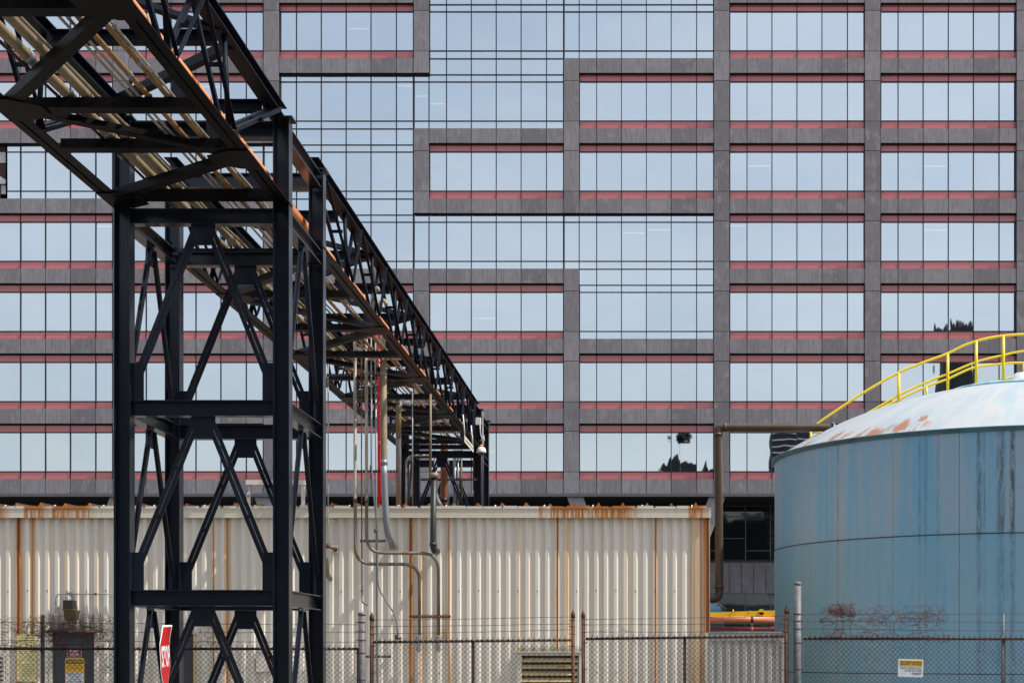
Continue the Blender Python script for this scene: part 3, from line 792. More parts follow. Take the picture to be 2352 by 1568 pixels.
m = MB(); m.tube(rounded([(-4.85,8.6,7.75),(-4.85,46.3,7.75),(-5.4,46.3,7.75)], .28, 8), .092, 28); m.build('run', 'pipe_orange', t)
m = MB(); m.tube(rounded([(-5.401,46.3,7.75),(-5.66,46.3,7.75),(-5.66,46.3,.02)], .28, 8), .102, 28); m.build('riser', 'riser_shaded', t)
m = MB(); 
for y in (12.9, 19.0, 25.2, 31.3, 37.4): m.tube([(-4.85, y-.04, 7.75), (-4.85, y+.04, 7.75)], .108, 28)
m.tube([(-5.66,46.3,5.98),(-5.66,46.3,6.1)], .105, 24); m.build('band', 'frame_black', t)
for y in [11.8,14.4,17.0,18.35,20.33]+bm_: m = MB(); m.box((-4.93, y-.04, Z0), (-4.77, y+.04, 7.655)); m.build('saddle', 'steel', t)

# ============================================================ DROP PIPES IN FRONT OF THE SHED
YD = 32.2
def drop(name, pts, r, mat, lb, cat='pipe', rad=.12, seg=14, extra=None):
    p = [V(q) if len(q) == 3 and not isinstance(q, tuple) else P(*q) for q in pts]
    t = thing(name, p[0], lb, cat, 'pipes dropping from the bridge')
    m = MB(); m.tube(rounded(p, rad, 8), r, seg); m.build('run', mat, t)
    if extra:
        for (ya, yb, rr_, mt, nm) in extra:
            x = pts[0][0] if ya < pts[1][1] else pts[1][0]
            m = MB(); m.tube([P(x, ya, YD_[0]), P(x, yb, YD_[0])], rr_, seg+4); m.build(nm, mt, t)
    return t
YD_ = [32.2]
drop('drop_conduit', [(801,812,32.5),(801.5,1330,32.6),(806,1334,32.7),(812,1334,32.95)], .012, 'pipe_pale', 'thin rusted conduit hanging beside the near trestle down to a wall valve', extra=[(1326,1338,.04,'rust_post','valve')])
drop('drop_conduit', [(866.5,812,32.2),(867.5,1376,32.3),(1024,1377,32.6),(1024,1551,32.8)], .033, 'conduit_wear', 'tan conduit with a double bend, lower of the two on the shed wall', rad=.34, extra=[(1216,1226,.036,'rust_post','coupling')])
drop('drop_conduit', [(882.5,812,32.1),(882.5,1110,32.1),(884,1470,32.5),(897,1477,32.8)], .012, 'rust_post', 'very thin brown rod ending in a small hook on the shed wall', rad=.05)
drop('drop_conduit', [(894,812,32.2),(895.5,1349,32.3),(1070.5,1350,32.6),(1071,1551,32.8)], .033, 'conduit_wear', 'tan conduit with a double bend, upper of the two on the shed wall', rad=.34, extra=[(1216,1226,.036,'rust_post','coupling')])
drop('drop_conduit', [(906,812,32.1),(907.5,1150,32.1),(921,1300,32.3),(922.5,1435,32.4),(968,1505,32.7),(971.5,1552,32.8)], .016, 'galv', 'grey flexible conduit bending to the right low on the shed wall', rad=.2, extra=[(1135,1146,.026,'rust_dark','coupling')])
drop('drop_conduit', [(916.5,812,32.35),(921,1670+50,32.5)], .017, 'galv', 'straight grey green conduit running to the ground beside the widest tan pipe', extra=[(1290,1300,.026,'rust_post','coupling')])
t = drop('red_pipe', [(924.5,812,33.6),(926.5,1262,33.6)], .034, 'pipe_red', 'bright red pipe with two orange bands dropping behind the shed gutter')
m = MB(); m.tube([P(926,980,33.6), P(926,989,33.6)], .0355, 16); m.tube([P(926.5,1076,33.6), P(926.5,1085,33.6)], .0355, 16); m.build('band', 'pipe_orange', t)
t = drop('wide_pipe', [(935.5,815,32.2),(938,1180,32.2),(942,1265,32.25),(947,1305,32.4),(959,1334,33.0)], .064, 'pipe_tan_b', 'widest tan pipe dropping from the bridge, curving into the shed wall', rad=.5, seg=22)
m = MB(); m.tube([P(936.2,911,32.2), P(936.2,917,32.2)], .068, 20); m.tube([P(937.6,1122,32.2), P(937.7,1135,32.2)], .070, 20); m.build('coupling', 'galv', t)
m = MB(); m.tube(rounded([P(937.7,1135,32.2), P(938.2,1180,32.2), P(942,1265,32.25), P(947,1305,32.4), P(959,1334,32.99)], .5, 8), .0652, 22); m.build('sleeve', 'galv', t)
t = drop('grey_pipe', [(1000,985,35.2),(976,979,34.9),(973,1000,34.8),(973,1250,34.8)], .055, 'galv', 'fat grey pipe with a swan neck top dropping behind the shed gutter', rad=.12, seg=20)
m = MB(); m.tube([P(976.5,984,34.79), P(973.2,1006,34.79), P(973,1070,34.79)], .056, 20); m.build('sleeve', 'pipe_tan', t)
drop('drop_conduit', [(1007,958,34.6),(1007,1250,34.6)], .013, 'galv', 'thin shiny steel conduit standing alone left of the black standpipe', extra=None)
t = drop('standpipe', [(1051,962,32.7),(1051.5,1158,32.7)], .022, 'pipe_tan', 'straight tan pipe feeding a thick black standpipe with a flaking wall elbow')
m = MB(); m.tube(rounded([P(1059,1165,32.5), P(1057,1332,32.5), P(1060,1344,32.6), P(1068,1345,33.0)], .1, 6), .060, 22); m.build('black_section', 'black_iron', t)
m = MB(); m.tube([P(1059.5,1154,32.5), P(1059.5,1166,32.5)], .085, 24); m.build('collar', 'pipe_tan_b', t)
m = MB(); m.tube([P(1057.5,1324,32.5), P(1057.5,1332,32.5)], .072, 22); m.build('flange', 'black_iron', t)
for nm, px, lb in (('conduit_fitting',1022.5,'grey conduit body at the foot of the lower bent conduit'),('conduit_fitting',1070.5,'rust stained conduit body at the foot of the upper bent conduit')):
    m = MB(); m.box(P(px-6,1590,32.75), P(px+6,1550,32.9)); tag(m.build(nm, 'galv', origin=P(px,1570,32.8), bevel=.02), lb, 'conduit box', 'conduit bodies on the shed wall')
m = MB(); m.tube(rounded([P(967,1549,32.8), P(967,1558,32.8), P(978,1557,32.95)], .05, 4), .028, 10); tag(m.build('elbow_fitting', 'rust_post', origin=P(970,1553,32.8)), 'small rusty elbow fitting at the end of the flexible conduit on the shed wall', 'pipe fitting')
# slotted support rails
def strut(xa, xb, y, Y, lb, mat='strut'):
    t = thing('support_rail', P((xa+xb)/2, y, Y), lb, 'rail', 'slotted steel rails holding pipes')
    m = MB(); a = P(xa, y+2.9, Y); b = P(xb, y-2.9, Y); m.box(a, b+V((0,.012,0))); m.box((a.x,Y+.0121,a.z),(b.x,Y+.04,a.z+.006)); m.box((a.x,Y+.0121,b.z-.006),(b.x,Y+.04,b.z)); m.build('channel', mat, t)
    m = MB(); x = a.x+.05
    while x < b.x-.04: m.box((x, Y-.0015, (a.z+b.z)/2-.005), (x+.014, Y-.0004, (a.z+b.z)/2+.005)); x += .06
    m.build('slot', 'pale_obj', t)
strut(797, 972, 1150, 32.27, 'slotted black rail across the drop pipes just above the shed gutter')
strut(797, 945, 915, 32.30, 'upper slotted rail tying the drop pipes together beneath the bridge')
strut(1027, 1165, 1170, 44.9, 'slotted rail across the pipes at the distant trestle')
strut(879, 941, 1320, 32.7, 'short rail on the shed wall behind the wide tan pipe')
strut(999, 1100, 1504, 32.72, 'heavily rusted rail holding both bent conduits low on the shed wall', 'rust_dark')
strut(893, 955, 1602, 32.75, 'short rusty rail on the shed wall seen through the chain link mesh', 'rust_dark')
# pipes at the far trestle
for (px, w, mt, lb) in ((1063,.05,'galv','grey pipe behind the distant trestle, left of the orange pipe'),(1095,.025,'galv','thin conduit just right of the orange pipe at the distant trestle'),
                        (1110,.045,'galv','dark grey pipe in the middle of the distant trestle'),(1118,.03,'galv','slim grey pipe, middle one of three at the distant trestle'),(1126,.035,'lamp_olive','olive pipe, rightmost of three at the distant trestle')):
    m = MB(); m.tube([P(px,1098,45.9), P(px,1300,45.9)], w, 14); tag(m.build('riser_pipe', mt, origin=P(px,1200,45.9)), lb, 'pipe', 'pipes rising at the distant trestle')
m = MB(); m.tube([P(1158,1118,46.0), P(1158.5,1196,46.0)], .045, 14); t = m.build('red_riser', 'pipe_maroon', origin=P(1158,1150,46)); tag(t, 'dark red riser beside the right leg of the distant trestle', 'pipe')
m = MB(); m.tube(rounded([P(1046,1111,44.6), P(992,1112,44.6), P(992,1300,44.6)], .25, 8), .028, 12); tag(m.build('bent_conduit', 'pipe_pale', origin=P(1000,1150,44.6)), 'bent grey conduit turning down at the left leg of the distant trestle', 'pipe')
m = MB(); m.tube(rounded([P(1061,1180,45.8), P(1064,1215,45.8), P(1078,1240,45.8)], .25, 8), .07, 14); tag(m.build('duct_bend', 'galv', origin=P(1064,1215,45.8)), 'curved grey duct behind the black standpipe at the distant trestle', 'duct')
for (pts, r, lb) in (([(925,712,27.4),(921,700,27.4),(914,716,27.4),(908,760,27.4)], .03, 'small cream gooseneck pipe rising through the right truss'),
                     ([(944,745,29),(938,733,29),(930,735,29),(922,765,29)], .035, 'second cream gooseneck pipe inside the right truss')):
    m = MB(); m.tube(rounded([P(*p) for p in pts], .1, 5), r, 12); tag(m.build('gooseneck_pipe', 'pipe_pale', origin=P(*pts[1])), lb, 'pipe', 'gooseneck pipes in the truss')

# ------------ dome camera, box and hanging sign at the far end
t = thing('security_camera', P(1175,1100,44.3), 'white dome security camera hanging from an arm at the distant trestle', 'camera')
c = P(1175,1104,44.3)
m = MB(); m.lathe(c, [(.135,-.01),(.13,.03),(.115,.10),(.085,.135),(.03,.15)], 28); m.build('housing', 'white_paint', t)
m = MB(); m.lathe(c, [(.01,-.10),(.05,-.09),(.08,-.05),(.088,-.011)], 24); m.build('lens_dome', 'glass_clear_dome', t)
m = MB(); m.lathe(c, [(.055,.15),(.05,.18),(.03,.21)], 20); m.build('neck', 'pipe_orange', t)
m = MB(); m.tube(rounded([c+V((0,0,.2)), c+V((0,0,.27)), c+V((-.25,.5,.27))], .05, 4), .02, 10); m.lathe(c+V((-.02,0,.27)), [(.01,-.02),(.045,.01),(.045,.05),(.01,.08)], 14); m.build('arm', 'steel', t)
m = MB(); m.tube(rounded([P(1172,1037,44.3), P(1173,1062,44.3), P(1183,1079,44.3), P(1181,1062,44.3), P(1180.5,1066,44.3), P(1181,1086,44.3)], .08, 5), .010, 8); m.build('cable', 'white_paint', t)
t = thing('junction_box', P(1167,1029,44.4), 'white weatherproof box clamped to the conduit above the dome camera', 'box')
m = MB(); m.box(P(1160.5,1036,44.3), P(1175,1021,44.45)); m.build('cover', 'white_paint', t, bevel=.01)
m = MB(); m.tube([P(1178.5,1005,44.45), P(1179,1250,44.45)], .013, 10); m.build('conduit', 'galv', t)
m = MB(); m.box(P(1174,1023.5,44.38), P(1182,1021.5,44.42)); m.box(P(1174,1038,44.38), P(1182,1036,44.42)); m.build('bracket', 'galv', t)
t = thing('clearance_sign', P(1145,1079,41), 'small white clearance plate hanging by two rods below the bridge far end', 'sign')
xs = -4.42; ya, yb = 40.2, 42.4
def sy(px): return -xs*F/(VX-px)
ya, yb = sy(1134), sy(1156)
z1, z0 = PZ(1062, ya)+.0, PZ(1078, ya)
m = MB(); m.box((xs-.006, ya, z0), (xs, yb, z1)); m.build('plate', 'cream_metal', t)
m = MB()
put_text(m, "CLEARANCE 24'-0\"", V((xs+.002, ya+.08, z0+.05)), EY, EZ, yb-ya-.16, (z1-z0)-.10, .02); m.build('lettering', 'ink', t)
m = MB(); m.tube([V((xs-.003, ya+.12, z1-.02)), V((xs-.05, ya+.12, 7.62))], .016, 8); m.build('hanger_rod', 'white_paint', t); m = MB(); m.tube([V((xs-.003, yb-.12, z1-.02)), V((xs-.05, yb-.12, 7.62))], .016, 8); m.build('hanger_rod', 'white_paint', t)

# ============================================================ CREAM SHED
SX0, SX1 = -19.0, PX(1733, SHED_Y)
shed = thing('corrugated_shed', ((SX0+SX1)/2, SHED_Y+3, 0), 'long low cream corrugated metal shed streaked with rust behind the fence', 'shed')
def corrugated(mb, x0, x1, z0, z1, Y, pitch=.2, depth=.038, crest=.062, flank=.030, phase=0.0):
    """one sheet, returns profile with flat crests at Y and valleys at Y+depth, 3 mm thick"""
    prof = []; x = x0-pitch+phase
    while x < x1+pitch:
        prof += [(x, Y+depth), (x+flank, Y), (x+flank+crest, Y), (x+2*flank+crest, Y+depth)]; x += pitch
    prof = [(a, b) for a, b in prof if x0 <= a <= x1]
    b0 = len(mb.v); n = len(prof)
    for (a, b) in prof:
        mb.v += [(a, b, z0), (a, b, z1)]
    for i in range(n-1):
        mb.f.append((b0+2*i, b0+2*i+2, b0+2*i+3, b0+2*i+1)); mb.smooth.append(False)
GZ0, GZ1 = PZ(1262, SHED_Y-.09), PZ(1241, SHED_Y-.09)
ztop = GZ1+.02
doors = [(121, 236, 1541), (425, 478, 1546)]
lv = (1262, 1420, 1592)
def wx(px): return PX(px, SHED_Y)
segs = []
holes = sorted([(wx(a), wx(b), PZ(y, SHED_Y)) for a, b, y in doors]+[(wx(lv[0]), wx(lv[1]), PZ(lv[2], SHED_Y))])
m = MB(); x = SX0
for (a, b, z) in holes:
    corrugated(m, x, a, 0, ztop, SHED_Y); corrugated(m, a, b, z, ztop, SHED_Y); x = b
corrugated(m, x, SX1-.16, 0, ztop, SHED_Y)
# keep the ribs in phase across the pieces: rebuild with a shared phase
m = MB()
def corr_ph(mb, a, b, z0, z1):
    prof = []; k0 = int((a-SX0)/.2)-2; pts = []
    for k in range(k0, k0+int((b-a)/.2)+6):
        xx = SX0+.2*k; pts += [(xx, .046), (xx+.030, 0), (xx+.090, 0), (xx+.138, .046)]
    def at(xq):
        for (p, q) in zip(pts, pts[1:]):
            if p[0] <= xq <= q[0]: return p[1]+(q[1]-p[1])*(xq-p[0])/max(1e-9, q[0]-p[0])
        return 0
    prof = [(a, at(a))]+[p for p in pts if a < p[0] < b]+[(b, at(b))]
    b0 = len(mb.v)
    for (xx, d) in prof: mb.v += [(xx, SHED_Y+d, z0), (xx, SHED_Y+d, z1)]
    for i in range(len(prof)-1): mb.f.append((b0+2*i, b0+2*i+2, b0+2*i+3, b0+2*i+1)); mb.smooth.append(False)
x = SX0
for (a, b, z) in holes:
    corr_ph(m, x, a, 0, ztop); corr_ph(m, a, b, z, ztop); x = b
corr_ph(m, x, SX1-.30, 0, ztop)
wall = m.build('wall', 'corrugated', shed)
md = wall.modifiers.new('sheet', 'SOLIDIFY'); md.thickness = .004; md.offset = 0
m = MB(); xx = SX0+.064; k = 0
while xx < SX1-.4:
    for zz in (PZ(1442, SHED_Y), PZ(1640, SHED_Y)-.01, 4.2):
        if k % 2 == 0 and zz < 4 and not any(a-.05 < xx < b+.05 and zz < z for a, b, z in holes): m.lathe(V((xx+.01, SHED_Y-.008, zz+random.gauss(0,.006))), [(.013,0),(.013,.006)], 8, False, EY)
    xx += .2; k += 1
m.build('screw', 'lamp_dark', wall)
m = MB(); m.box((SX1-.30, SHED_Y-.012, 0), (SX1-.21, SHED_Y+.05, ztop)); m.box((SX1-.21, SHED_Y+.03, 0), (SX1-.10, SHED_Y+.05, ztop)); m.box((SX1-.10, SHED_Y-.02, 0), (SX1, SHED_Y+.05, ztop)); m.box((SX1-.004, SHED_Y+.0501, 0), (SX1, SHED_Y+6, ztop)); m.build('corner_trim', 'corrugated', shed)
m = MB(); m.box((SX0, SHED_Y+5.9, 0), (SX1-.01, SHED_Y+6, ztop+.1)); m.box((SX0, SHED_Y+.06, 0), (SX0+.02, SHED_Y+5.9, ztop)); m.build('rear_wall', 'cream_metal', shed)
# gutter with box section and lip
m = MB(); y0 = SHED_Y-.09; GX1 = PX(1736, y0)
sec = [SX0-.1]+[PX(p, y0) for p in (8,129,248,1225.5)]+[PX(1190,y0), PX(1204,y0), PX(1445,y0), PX(1566,y0), PX(1629,y0), PX(1650,y0)]+[GX1]
sec = sorted(set(sec))
for a, b in zip(sec, sec[1:]):
    m.box((a+.002, y0, GZ0), (b-.002, y0+.008, GZ1)); m.box((a+.002, y0+.0081, GZ0), (b-.002, SHED_Y-.012, GZ0+.008)); m.box((a+.002, y0-.012, GZ1), (b-.002, y0+.02, GZ1+.012)); m.box((a+.002, y0-.006, GZ0-.01), (b-.002, y0+.012, GZ0-.0005))
m.box((GX1-.004, y0+.009, GZ0+.009), (GX1, SHED_Y-.012, GZ1))
gut = m.build('gutter', 'gutter', shed)
for p in (8,129,248,372,495,618,742,850,970,1087,1207,1327,1446,1566,1688):
    x = PX(p, y0); m = MB(); m.prism([V((x-.010,y0-.016,GZ1+.013)), V((x+.012,y0-.016,GZ1+.013)), V((x+.03,y0+.1,GZ1+.085)), V((x+.004,y0+.1,GZ1+.085))], V((0,.006,0))); m.build('hanger', 'cream_metal', gut)
# roof sheet with ribs
m = MB(); sl = math.tan(math.radians(1.1)); zr = GZ1+.035
def rf(y): return zr+(y-SHED_Y)*sl
m.quadbox([(SX0-.1, SHED_Y-.08, rf(SHED_Y-.08)-.03), (GX1, SHED_Y-.08, rf(SHED_Y-.08)-.03), (GX1, SHED_Y+6.1, rf(SHED_Y+6.1)-.03), (SX0-.1, SHED_Y+6.1, rf(SHED_Y+6.1)-.03),
           (SX0-.1, SHED_Y-.08, rf(SHED_Y-.08)), (GX1, SHED_Y-.08, rf(SHED_Y-.08)), (GX1, SHED_Y+6.1, rf(SHED_Y+6.1)), (SX0-.1, SHED_Y+6.1, rf(SHED_Y+6.1))])
roof = m.build('roof', 'rust_orange', shed)
m = MB(); x = PX(44, SHED_Y); x -= .4935*12
while x < GX1-.1:
    ya, yb = SHED_Y-.09, SHED_Y+6; m2 = MB()
    z0 = rf(ya)+.001; h = .08*random.uniform(.75,1.15)
    for mm, yy0, yy1 in ((m, ya+.02, yb), (m2, ya-.002, ya+.0199)):
        a, b = rf(yy0)+.001, rf(yy1)+.001
        mm.quadbox([(x-.05,yy0,a),(x+.05,yy0,a),(x+.05,yy1,b),(x-.05,yy1,b),(x-.008,yy0,a+h),(x+.012,yy0,a+h),(x+.012,yy1,b+h),(x-.008,yy1,b+h)])
    m2.build('rib_end', 'rust_orange', roof); x += .4935
m.build('rib', 'rust_dark', roof)
m = MB(); x = SX0
while x < GX1-.3:
    w_ = random.uniform(.25,.5); hgt = random.uniform(.012,.03); m.box((x, SHED_Y-.095, rf(SHED_Y-.15)-.05), (x+w_, SHED_Y-.0855, rf(SHED_Y-.15)+hgt)); x += w_+random.uniform(.01,.08)
m.build('eave_strip', 'gutter', roof)
# doors
for i, (a, b, y) in enumerate(doors):
    xa, xb, z = wx(a), wx(b), PZ(y, SHED_Y)
    m = MB(); m.box((xa+.05, SHED_Y+.06, .02), (xb-.05, SHED_Y+.10, z-.26 if i == 0 else z-.05))
    if i == 0: m.box((xa+.05, SHED_Y+.055, z-.25), (xb-.05, SHED_Y+.10, z-.01))
    d = m.build('door', 'door_grey', shed)
    m = MB(); m.box((xa-.01, SHED_Y-.01, 0), (xa+.05, SHED_Y+.12, z)); m.box((xb-.05, SHED_Y-.01, 0), (xb+.02, SHED_Y+.12, z)); m.build('door_frame', 'cream_metal' if i == 0 else 'louvre', d)
    m = MB(); m.lathe(V((xb-.14, SHED_Y+.058, 1.0)), [(.03,0),(.03,-.02),(.012,-.03),(.03,-.05),(.035,-.07),(.01,-.085)], 14, True, EY); m.build('handle', 'galv', d)
m = MB(); xa, xb = PX(113, SHED_Y-.1), PX(243, SHED_Y-.1); z = PZ(1541, SHED_Y); m.quadbox([(xa,SHED_Y-.12,z-.02),(xb,SHED_Y-.12,z-.02),(xb,SHED_Y,z+.005),(xa,SHED_Y,z+.005),(xa,SHED_Y-.12,z-.012),(xb,SHED_Y-.12,z-.012),(xb,SHED_Y,z+.03),(xa,SHED_Y,z+.03)]); m.build('door_canopy', 'rust_dark', shed)
# louvre
xa, xb, z = wx(lv[0]), wx(lv[1]), PZ(lv[2], SHED_Y)
m = MB(); m.box((xa, SHED_Y-.05, .3), (xa+.10, SHED_Y+.05, z)); m.box((xb-.05, SHED_Y-.05, .3), (xb, SHED_Y+.05, z)); m.box((xa-.03, SHED_Y-.10, z-.0), (xb+.03, SHED_Y+.04, z+.03)); m.box((xa+.1, SHED_Y-.05, z-.06), (xb-.05, SHED_Y+.0, z-.001))
L = m.build('louvre_vent', 'cream_metal', shed)
m = MB(); zz = z-.12
while zz > .35:
    m.quadbox([(xa+.1,SHED_Y-.035,zz-.075),(xb-.05,SHED_Y-.035,zz-.075),(xb-.05,SHED_Y+.045,zz+.0),(xa+.1,SHED_Y+.045,zz+.0),(xa+.1,SHED_Y-.035,zz-.06),(xb-.05,SHED_Y-.035,zz-.06),(xb-.05,SHED_Y+.045,zz+.012),(xa+.1,SHED_Y+.045,zz+.012)]); zz -= .135
m.build('slat', 'louvre', L)
m = MB(); m.box((xa+.05, SHED_Y+.08, .3), (xb-.02, SHED_Y+.1, z)); m.build('dark_back', 'soffit', L)
m = MB(); m.box((wx(-90), SHED_Y-.03, 1.0), (wx(13), SHED_Y-.005, PZ(1592, SHED_Y))); L2 = m.build('louvre_vent', 'cream_metal', shed)
m = MB()
for k in range(6): m.box((wx(-85), SHED_Y-.05, 1.1+k*.09), (wx(9), SHED_Y-.031, 1.13+k*.09))
m.build('slat', 'lamp_dark', L2)
m = MB(); a, b = wx(626), wx(658); z1 = PZ(1590, SHED_Y); z0 = PZ(1637, SHED_Y)
m.box((a, SHED_Y-.03, z0), (b, SHED_Y-.004, z1)); m.box((a-.02, SHED_Y-.04, z1), (b+.02, SHED_Y-.004, z1+.02)); m.box((a-.02, SHED_Y-.04, z0-.02), (b+.02, SHED_Y-.004, z0-.0005)); m.build('wall_hatch', 'cream_metal', shed)

# lamp, conduit and signs on the shed
t = thing('wall_lamp', P(170,1490,32.9), 'olive grey box lamp fixed above the dark door', 'lamp')
a = P(153,1487,32.78); b = P(187,1465,33.0); m = MB(); m.box(a, b); m.build('housing', 'lamp_dark', t, bevel=.01)
m = MB(); q0 = P(154,1487,32.75); q1 = P(186,1487,32.75); r0 = P(157,1513,32.84); r1 = P(183,1513,32.84); yb = 33.0
m.quadbox([r0, r1, V((r1.x,yb,r1.z)), V((r0.x,yb,r0.z)), q0-V((0,0,.012)), q1-V((0,0,.012)), V((q1.x,yb,q1.z-.012)), V((q0.x,yb,q0.z-.012))]); m.build('diffuser', 'lamp_olive', t, bevel=.008)
m = MB(); m.box(P(151,1488.5,32.74), P(188,1486.5,33.0)); m.build('visor', 'lamp_olive', t)
t = thing('wall_conduit', P(200,1449,32.92), 'thin grey conduit along the shed wall, bending down left of the olive lamp', 'conduit')
m = MB(); m.tube(rounded([P(430,1450,32.95), P(136,1449,32.95), P(136,1478,32.95)], .12, 8), .013, 10); m.build('run', 'galv', t)
m = MB(); m.box(P(132.5,1494,32.92), P(139,1478,32.985)); m.build('conduit_body', 'galv', t, bevel=.015)
m = MB(); m.box(P(162,1452,32.92), P(181,1445,32.985)); m.tube([P(171.5,1452,32.95), P(171.5,1465,32.9)], .012, 8); m.build('conduit_tee', 'galv', t, bevel=.006)
m = MB(); m.lathe(P(233,1449,32.95), [(.022,-.02),(.022,.02)], 10, True, EX); m.build('clip', 'rust_dark', t)
def plate(name, px0, px1, py0, py1, Y, mat, lb, cat='sign', rot=0.0):
    c = P((px0+px1)/2, (py0+py1)/2, Y); a = P(px0, py1, Y); b = P(px1, py0, Y); t = thing(name, c, lb, cat)
    u = EX*math.cos(rot)-EZ*math.sin(rot); v = EZ*math.cos(rot)+EX*math.sin(rot); w = b.x-a.x; h = b.z-a.z
    m = MB(); r = min(w,h)*.07; pts = []
    for (sx, sz) in ((-1,-1),(1,-1),(1,1),(-1,1)):
        cc = (sx*(w/2-r), sz*(h/2-r)); a0 = math.atan2(sz, sx)-math.pi/4
        for k in range(4):
            an = a0+k*math.pi/6; pts.append(c+u*(cc[0]+r*math.cos(an))+v*(cc[1]+r*math.sin(an)))
    m.prism(pts, V((0,.006,0))); m.build('plate', mat, t)
    return t, c, u, v, w, h
def rect(t, c, u, v, x0, x1, z0, z1, dy, mat, nm):
    m = MB(); m.prism([c+u*x0+v*z0, c+u*x1+v*z0, c+u*x1+v*z1, c+u*x0+v*z1], V((0,.001,0))); 
    m.v = [(a, b-dy, d) for a, b, d in m.v]; return m.build(nm, mat, t)
def txt(t, c, u, v, s, x0, x1, z0, z1, dy, mat='ink', off=.01, nm='lettering'):
    m = MB(); put_text(m, s, c+u*x0+v*z0-V((0,dy,0)), u, v, x1-x0, z1-z0, off); return m.build(nm, mat, t)
t, c, u, v, w, h = plate('door_sign', 164, 199, 1583, 1603, SHED_Y+.045, 'sign_white', 'small dark red door plate with white letters above the yellow caution sign')
rect(t, c, u, v, -w*.48, w*.48, -h*.46, h*.46, .002, 'sign_darkred', 'panel')
txt(t, c, u, v, 'PUMP', -w*.30, w*.30, h*.07, h*.36, .003, 'sign_white'); txt(t, c, u, v, 'ROOM', -w*.30, w*.30, -h*.33, -h*.04, .003, 'sign_white')
t, c, u, v, w, h = plate('caution_sign', 159, 206, 1605, 1676, SHED_Y+.045, 'sign_yellow', 'tall yellow and white caution sign on the dark shed door')
rect(t, c, u, v, -w*.46, w*.46, h*.30, h*.44, .002, 'ink', 'header')
txt(t, c, u, v, 'CAUTION', -w*.42, w*.42, h*.325, h*.42, .004, 'sign_yellow', .03)
rect(t, c, u, v, -w*.46, w*.46, -h*.48, -h*.01, .002, 'sign_white', 'panel')
for k, s in enumerate(('HEARING PROTECTION','MUST BE WORN HERE')): txt(t, c, u, v, s, -w*.40, w*.40, h*(.20-.08*k), h*(.245-.08*k), .003, 'ink', 0)
for k, s in enumerate(('EMERGENCY','EYEWASH','LOCATED','INSIDE PUMP','ROOM')):
    hw = w*(.40 if k in (0,3) else .30); txt(t, c, u, v, s, -hw, hw, h*(-.085-.085*k), h*(-.025-.085*k), .004, 'ink', .01)
t, c, u, v, w, h = plate('notice_board', 41, 89, 1548, 1663, SHED_Y-.03, 'notice_yellow', 'pale yellow instruction board on the shed wall left of the dark door')
m = MB(); 
for k in range(18):
    zz = h*.42-k*h*.047
    if k in (3, 11): continue
    x = -w*.40
    while x < w*.38:
        l = random.uniform(.02,.06); x1 = min(x+l, w*.42); b0 = len(m.v)
        m.v += [tuple(c+u*x+v*zz-V((0,.002,0))), tuple(c+u*x1+v*zz-V((0,.002,0))), tuple(c+u*x1+v*(zz+.010)-V((0,.002,0))), tuple(c+u*x+v*(zz+.010)-V((0,.002,0)))]; m.f.append((b0,b0+1,b0+2,b0+3)); m.smooth.append(False); x = x1+.014
m.build('small_print', 'lamp_olive', t)

# white pipe frame standing on the shed roof, wall fittings
t = thing('roof_frame', P(607,1235,37), 'white square steel goal frame standing behind the shed roof', 'frame')
m = MB(); m.box(P(602,1300,37), P(612,1183,37.12)); m.box(P(735,1300,37), P(745,1183,37.12)); m.build('post', 'white_paint', t)
m = MB(); m.box(P(600,1182.5,36.98), P(748,1173,37.14)); m.build('crossbar', 'white_paint', t)
m = MB(); m.box(P(600,1198,36.97), P(607,1183,37.0)); m.box(P(603,1212,36.97), P(610,1206,37.0)); m.tube([P(613,1184,37.05), P(617,1230,37.05)], .006, 6); m.build('bracket', 'galv', t)
t = thing('wall_valve', P(822,1340,32.9), 'small rusted valve on a square plate on the shed wall right of the near trestle', 'valve')
m = MB(); m.box(P(812,1349,32.96), P(825,1330,32.985)); m.build('plate', 'cream_metal', t)
m = MB(); m.lathe(P(819,1340,32.9), [(.035,-.02),(.05,.0),(.035,.07)], 16, True, EY); m.tube([P(806,1335,32.85), P(819,1340,32.88)], .022, 10); m.build('body', 'rust_post', t)
m = MB(); m.tube(rounded([P(795,1362,32.4), P(797,1400,32.5), P(806,1411,33.0)], .1, 5), .055, 16); tag(m.build('wall_elbow', 'pipe_tan_b', origin=P(800,1400,32.6)), 'dull grey elbow pipe entering the shed wall beside the near trestle', 'pipe')

# ============================================================ LOW ENCLOSURE AND YARD THINGS BY THE TANK
EYY = 31.0
enc = thing('low_enclosure', (PX(1822, EYY), EYY+.8, 0), 'low grey corrugated enclosure between the shed corner and the blue tank', 'enclosure')
x0, x1 = PX(1728, EYY), PX(1914, EYY); zt_ = PZ(1541, EYY)
m = MB(); prof = []; x = x0
while x < x1-.1: prof += [(x,EYY+.03),(x+.03,EYY),(x+.09,EYY),(x+.12,EYY+.03)]; x += .16
b0 = 0
for (a, d) in prof: m.v += [(a, d, 0), (a, d, zt_-.16)]
for i in range(len(prof)-1): m.f.append((2*i, 2*i+2, 2*i+3, 2*i+1)); m.smooth.append(False)
w_ = m.build('wall', 'enclosure_grey', enc); md = w_.modifiers.new('s', 'SOLIDIFY'); md.thickness = .004
m = MB(); m.box((x0, EYY-.01, zt_-.17), (x1, EYY+.05, zt_-.02)); m.box((x0-.01, EYY-.03, zt_-.02), (x1+.02, EYY+.08, zt_)); m.box((x1-.05, EYY-.015, 0), (x1, EYY+.05, zt_-.171)); m.build('capping', 'enclosure_grey', enc)
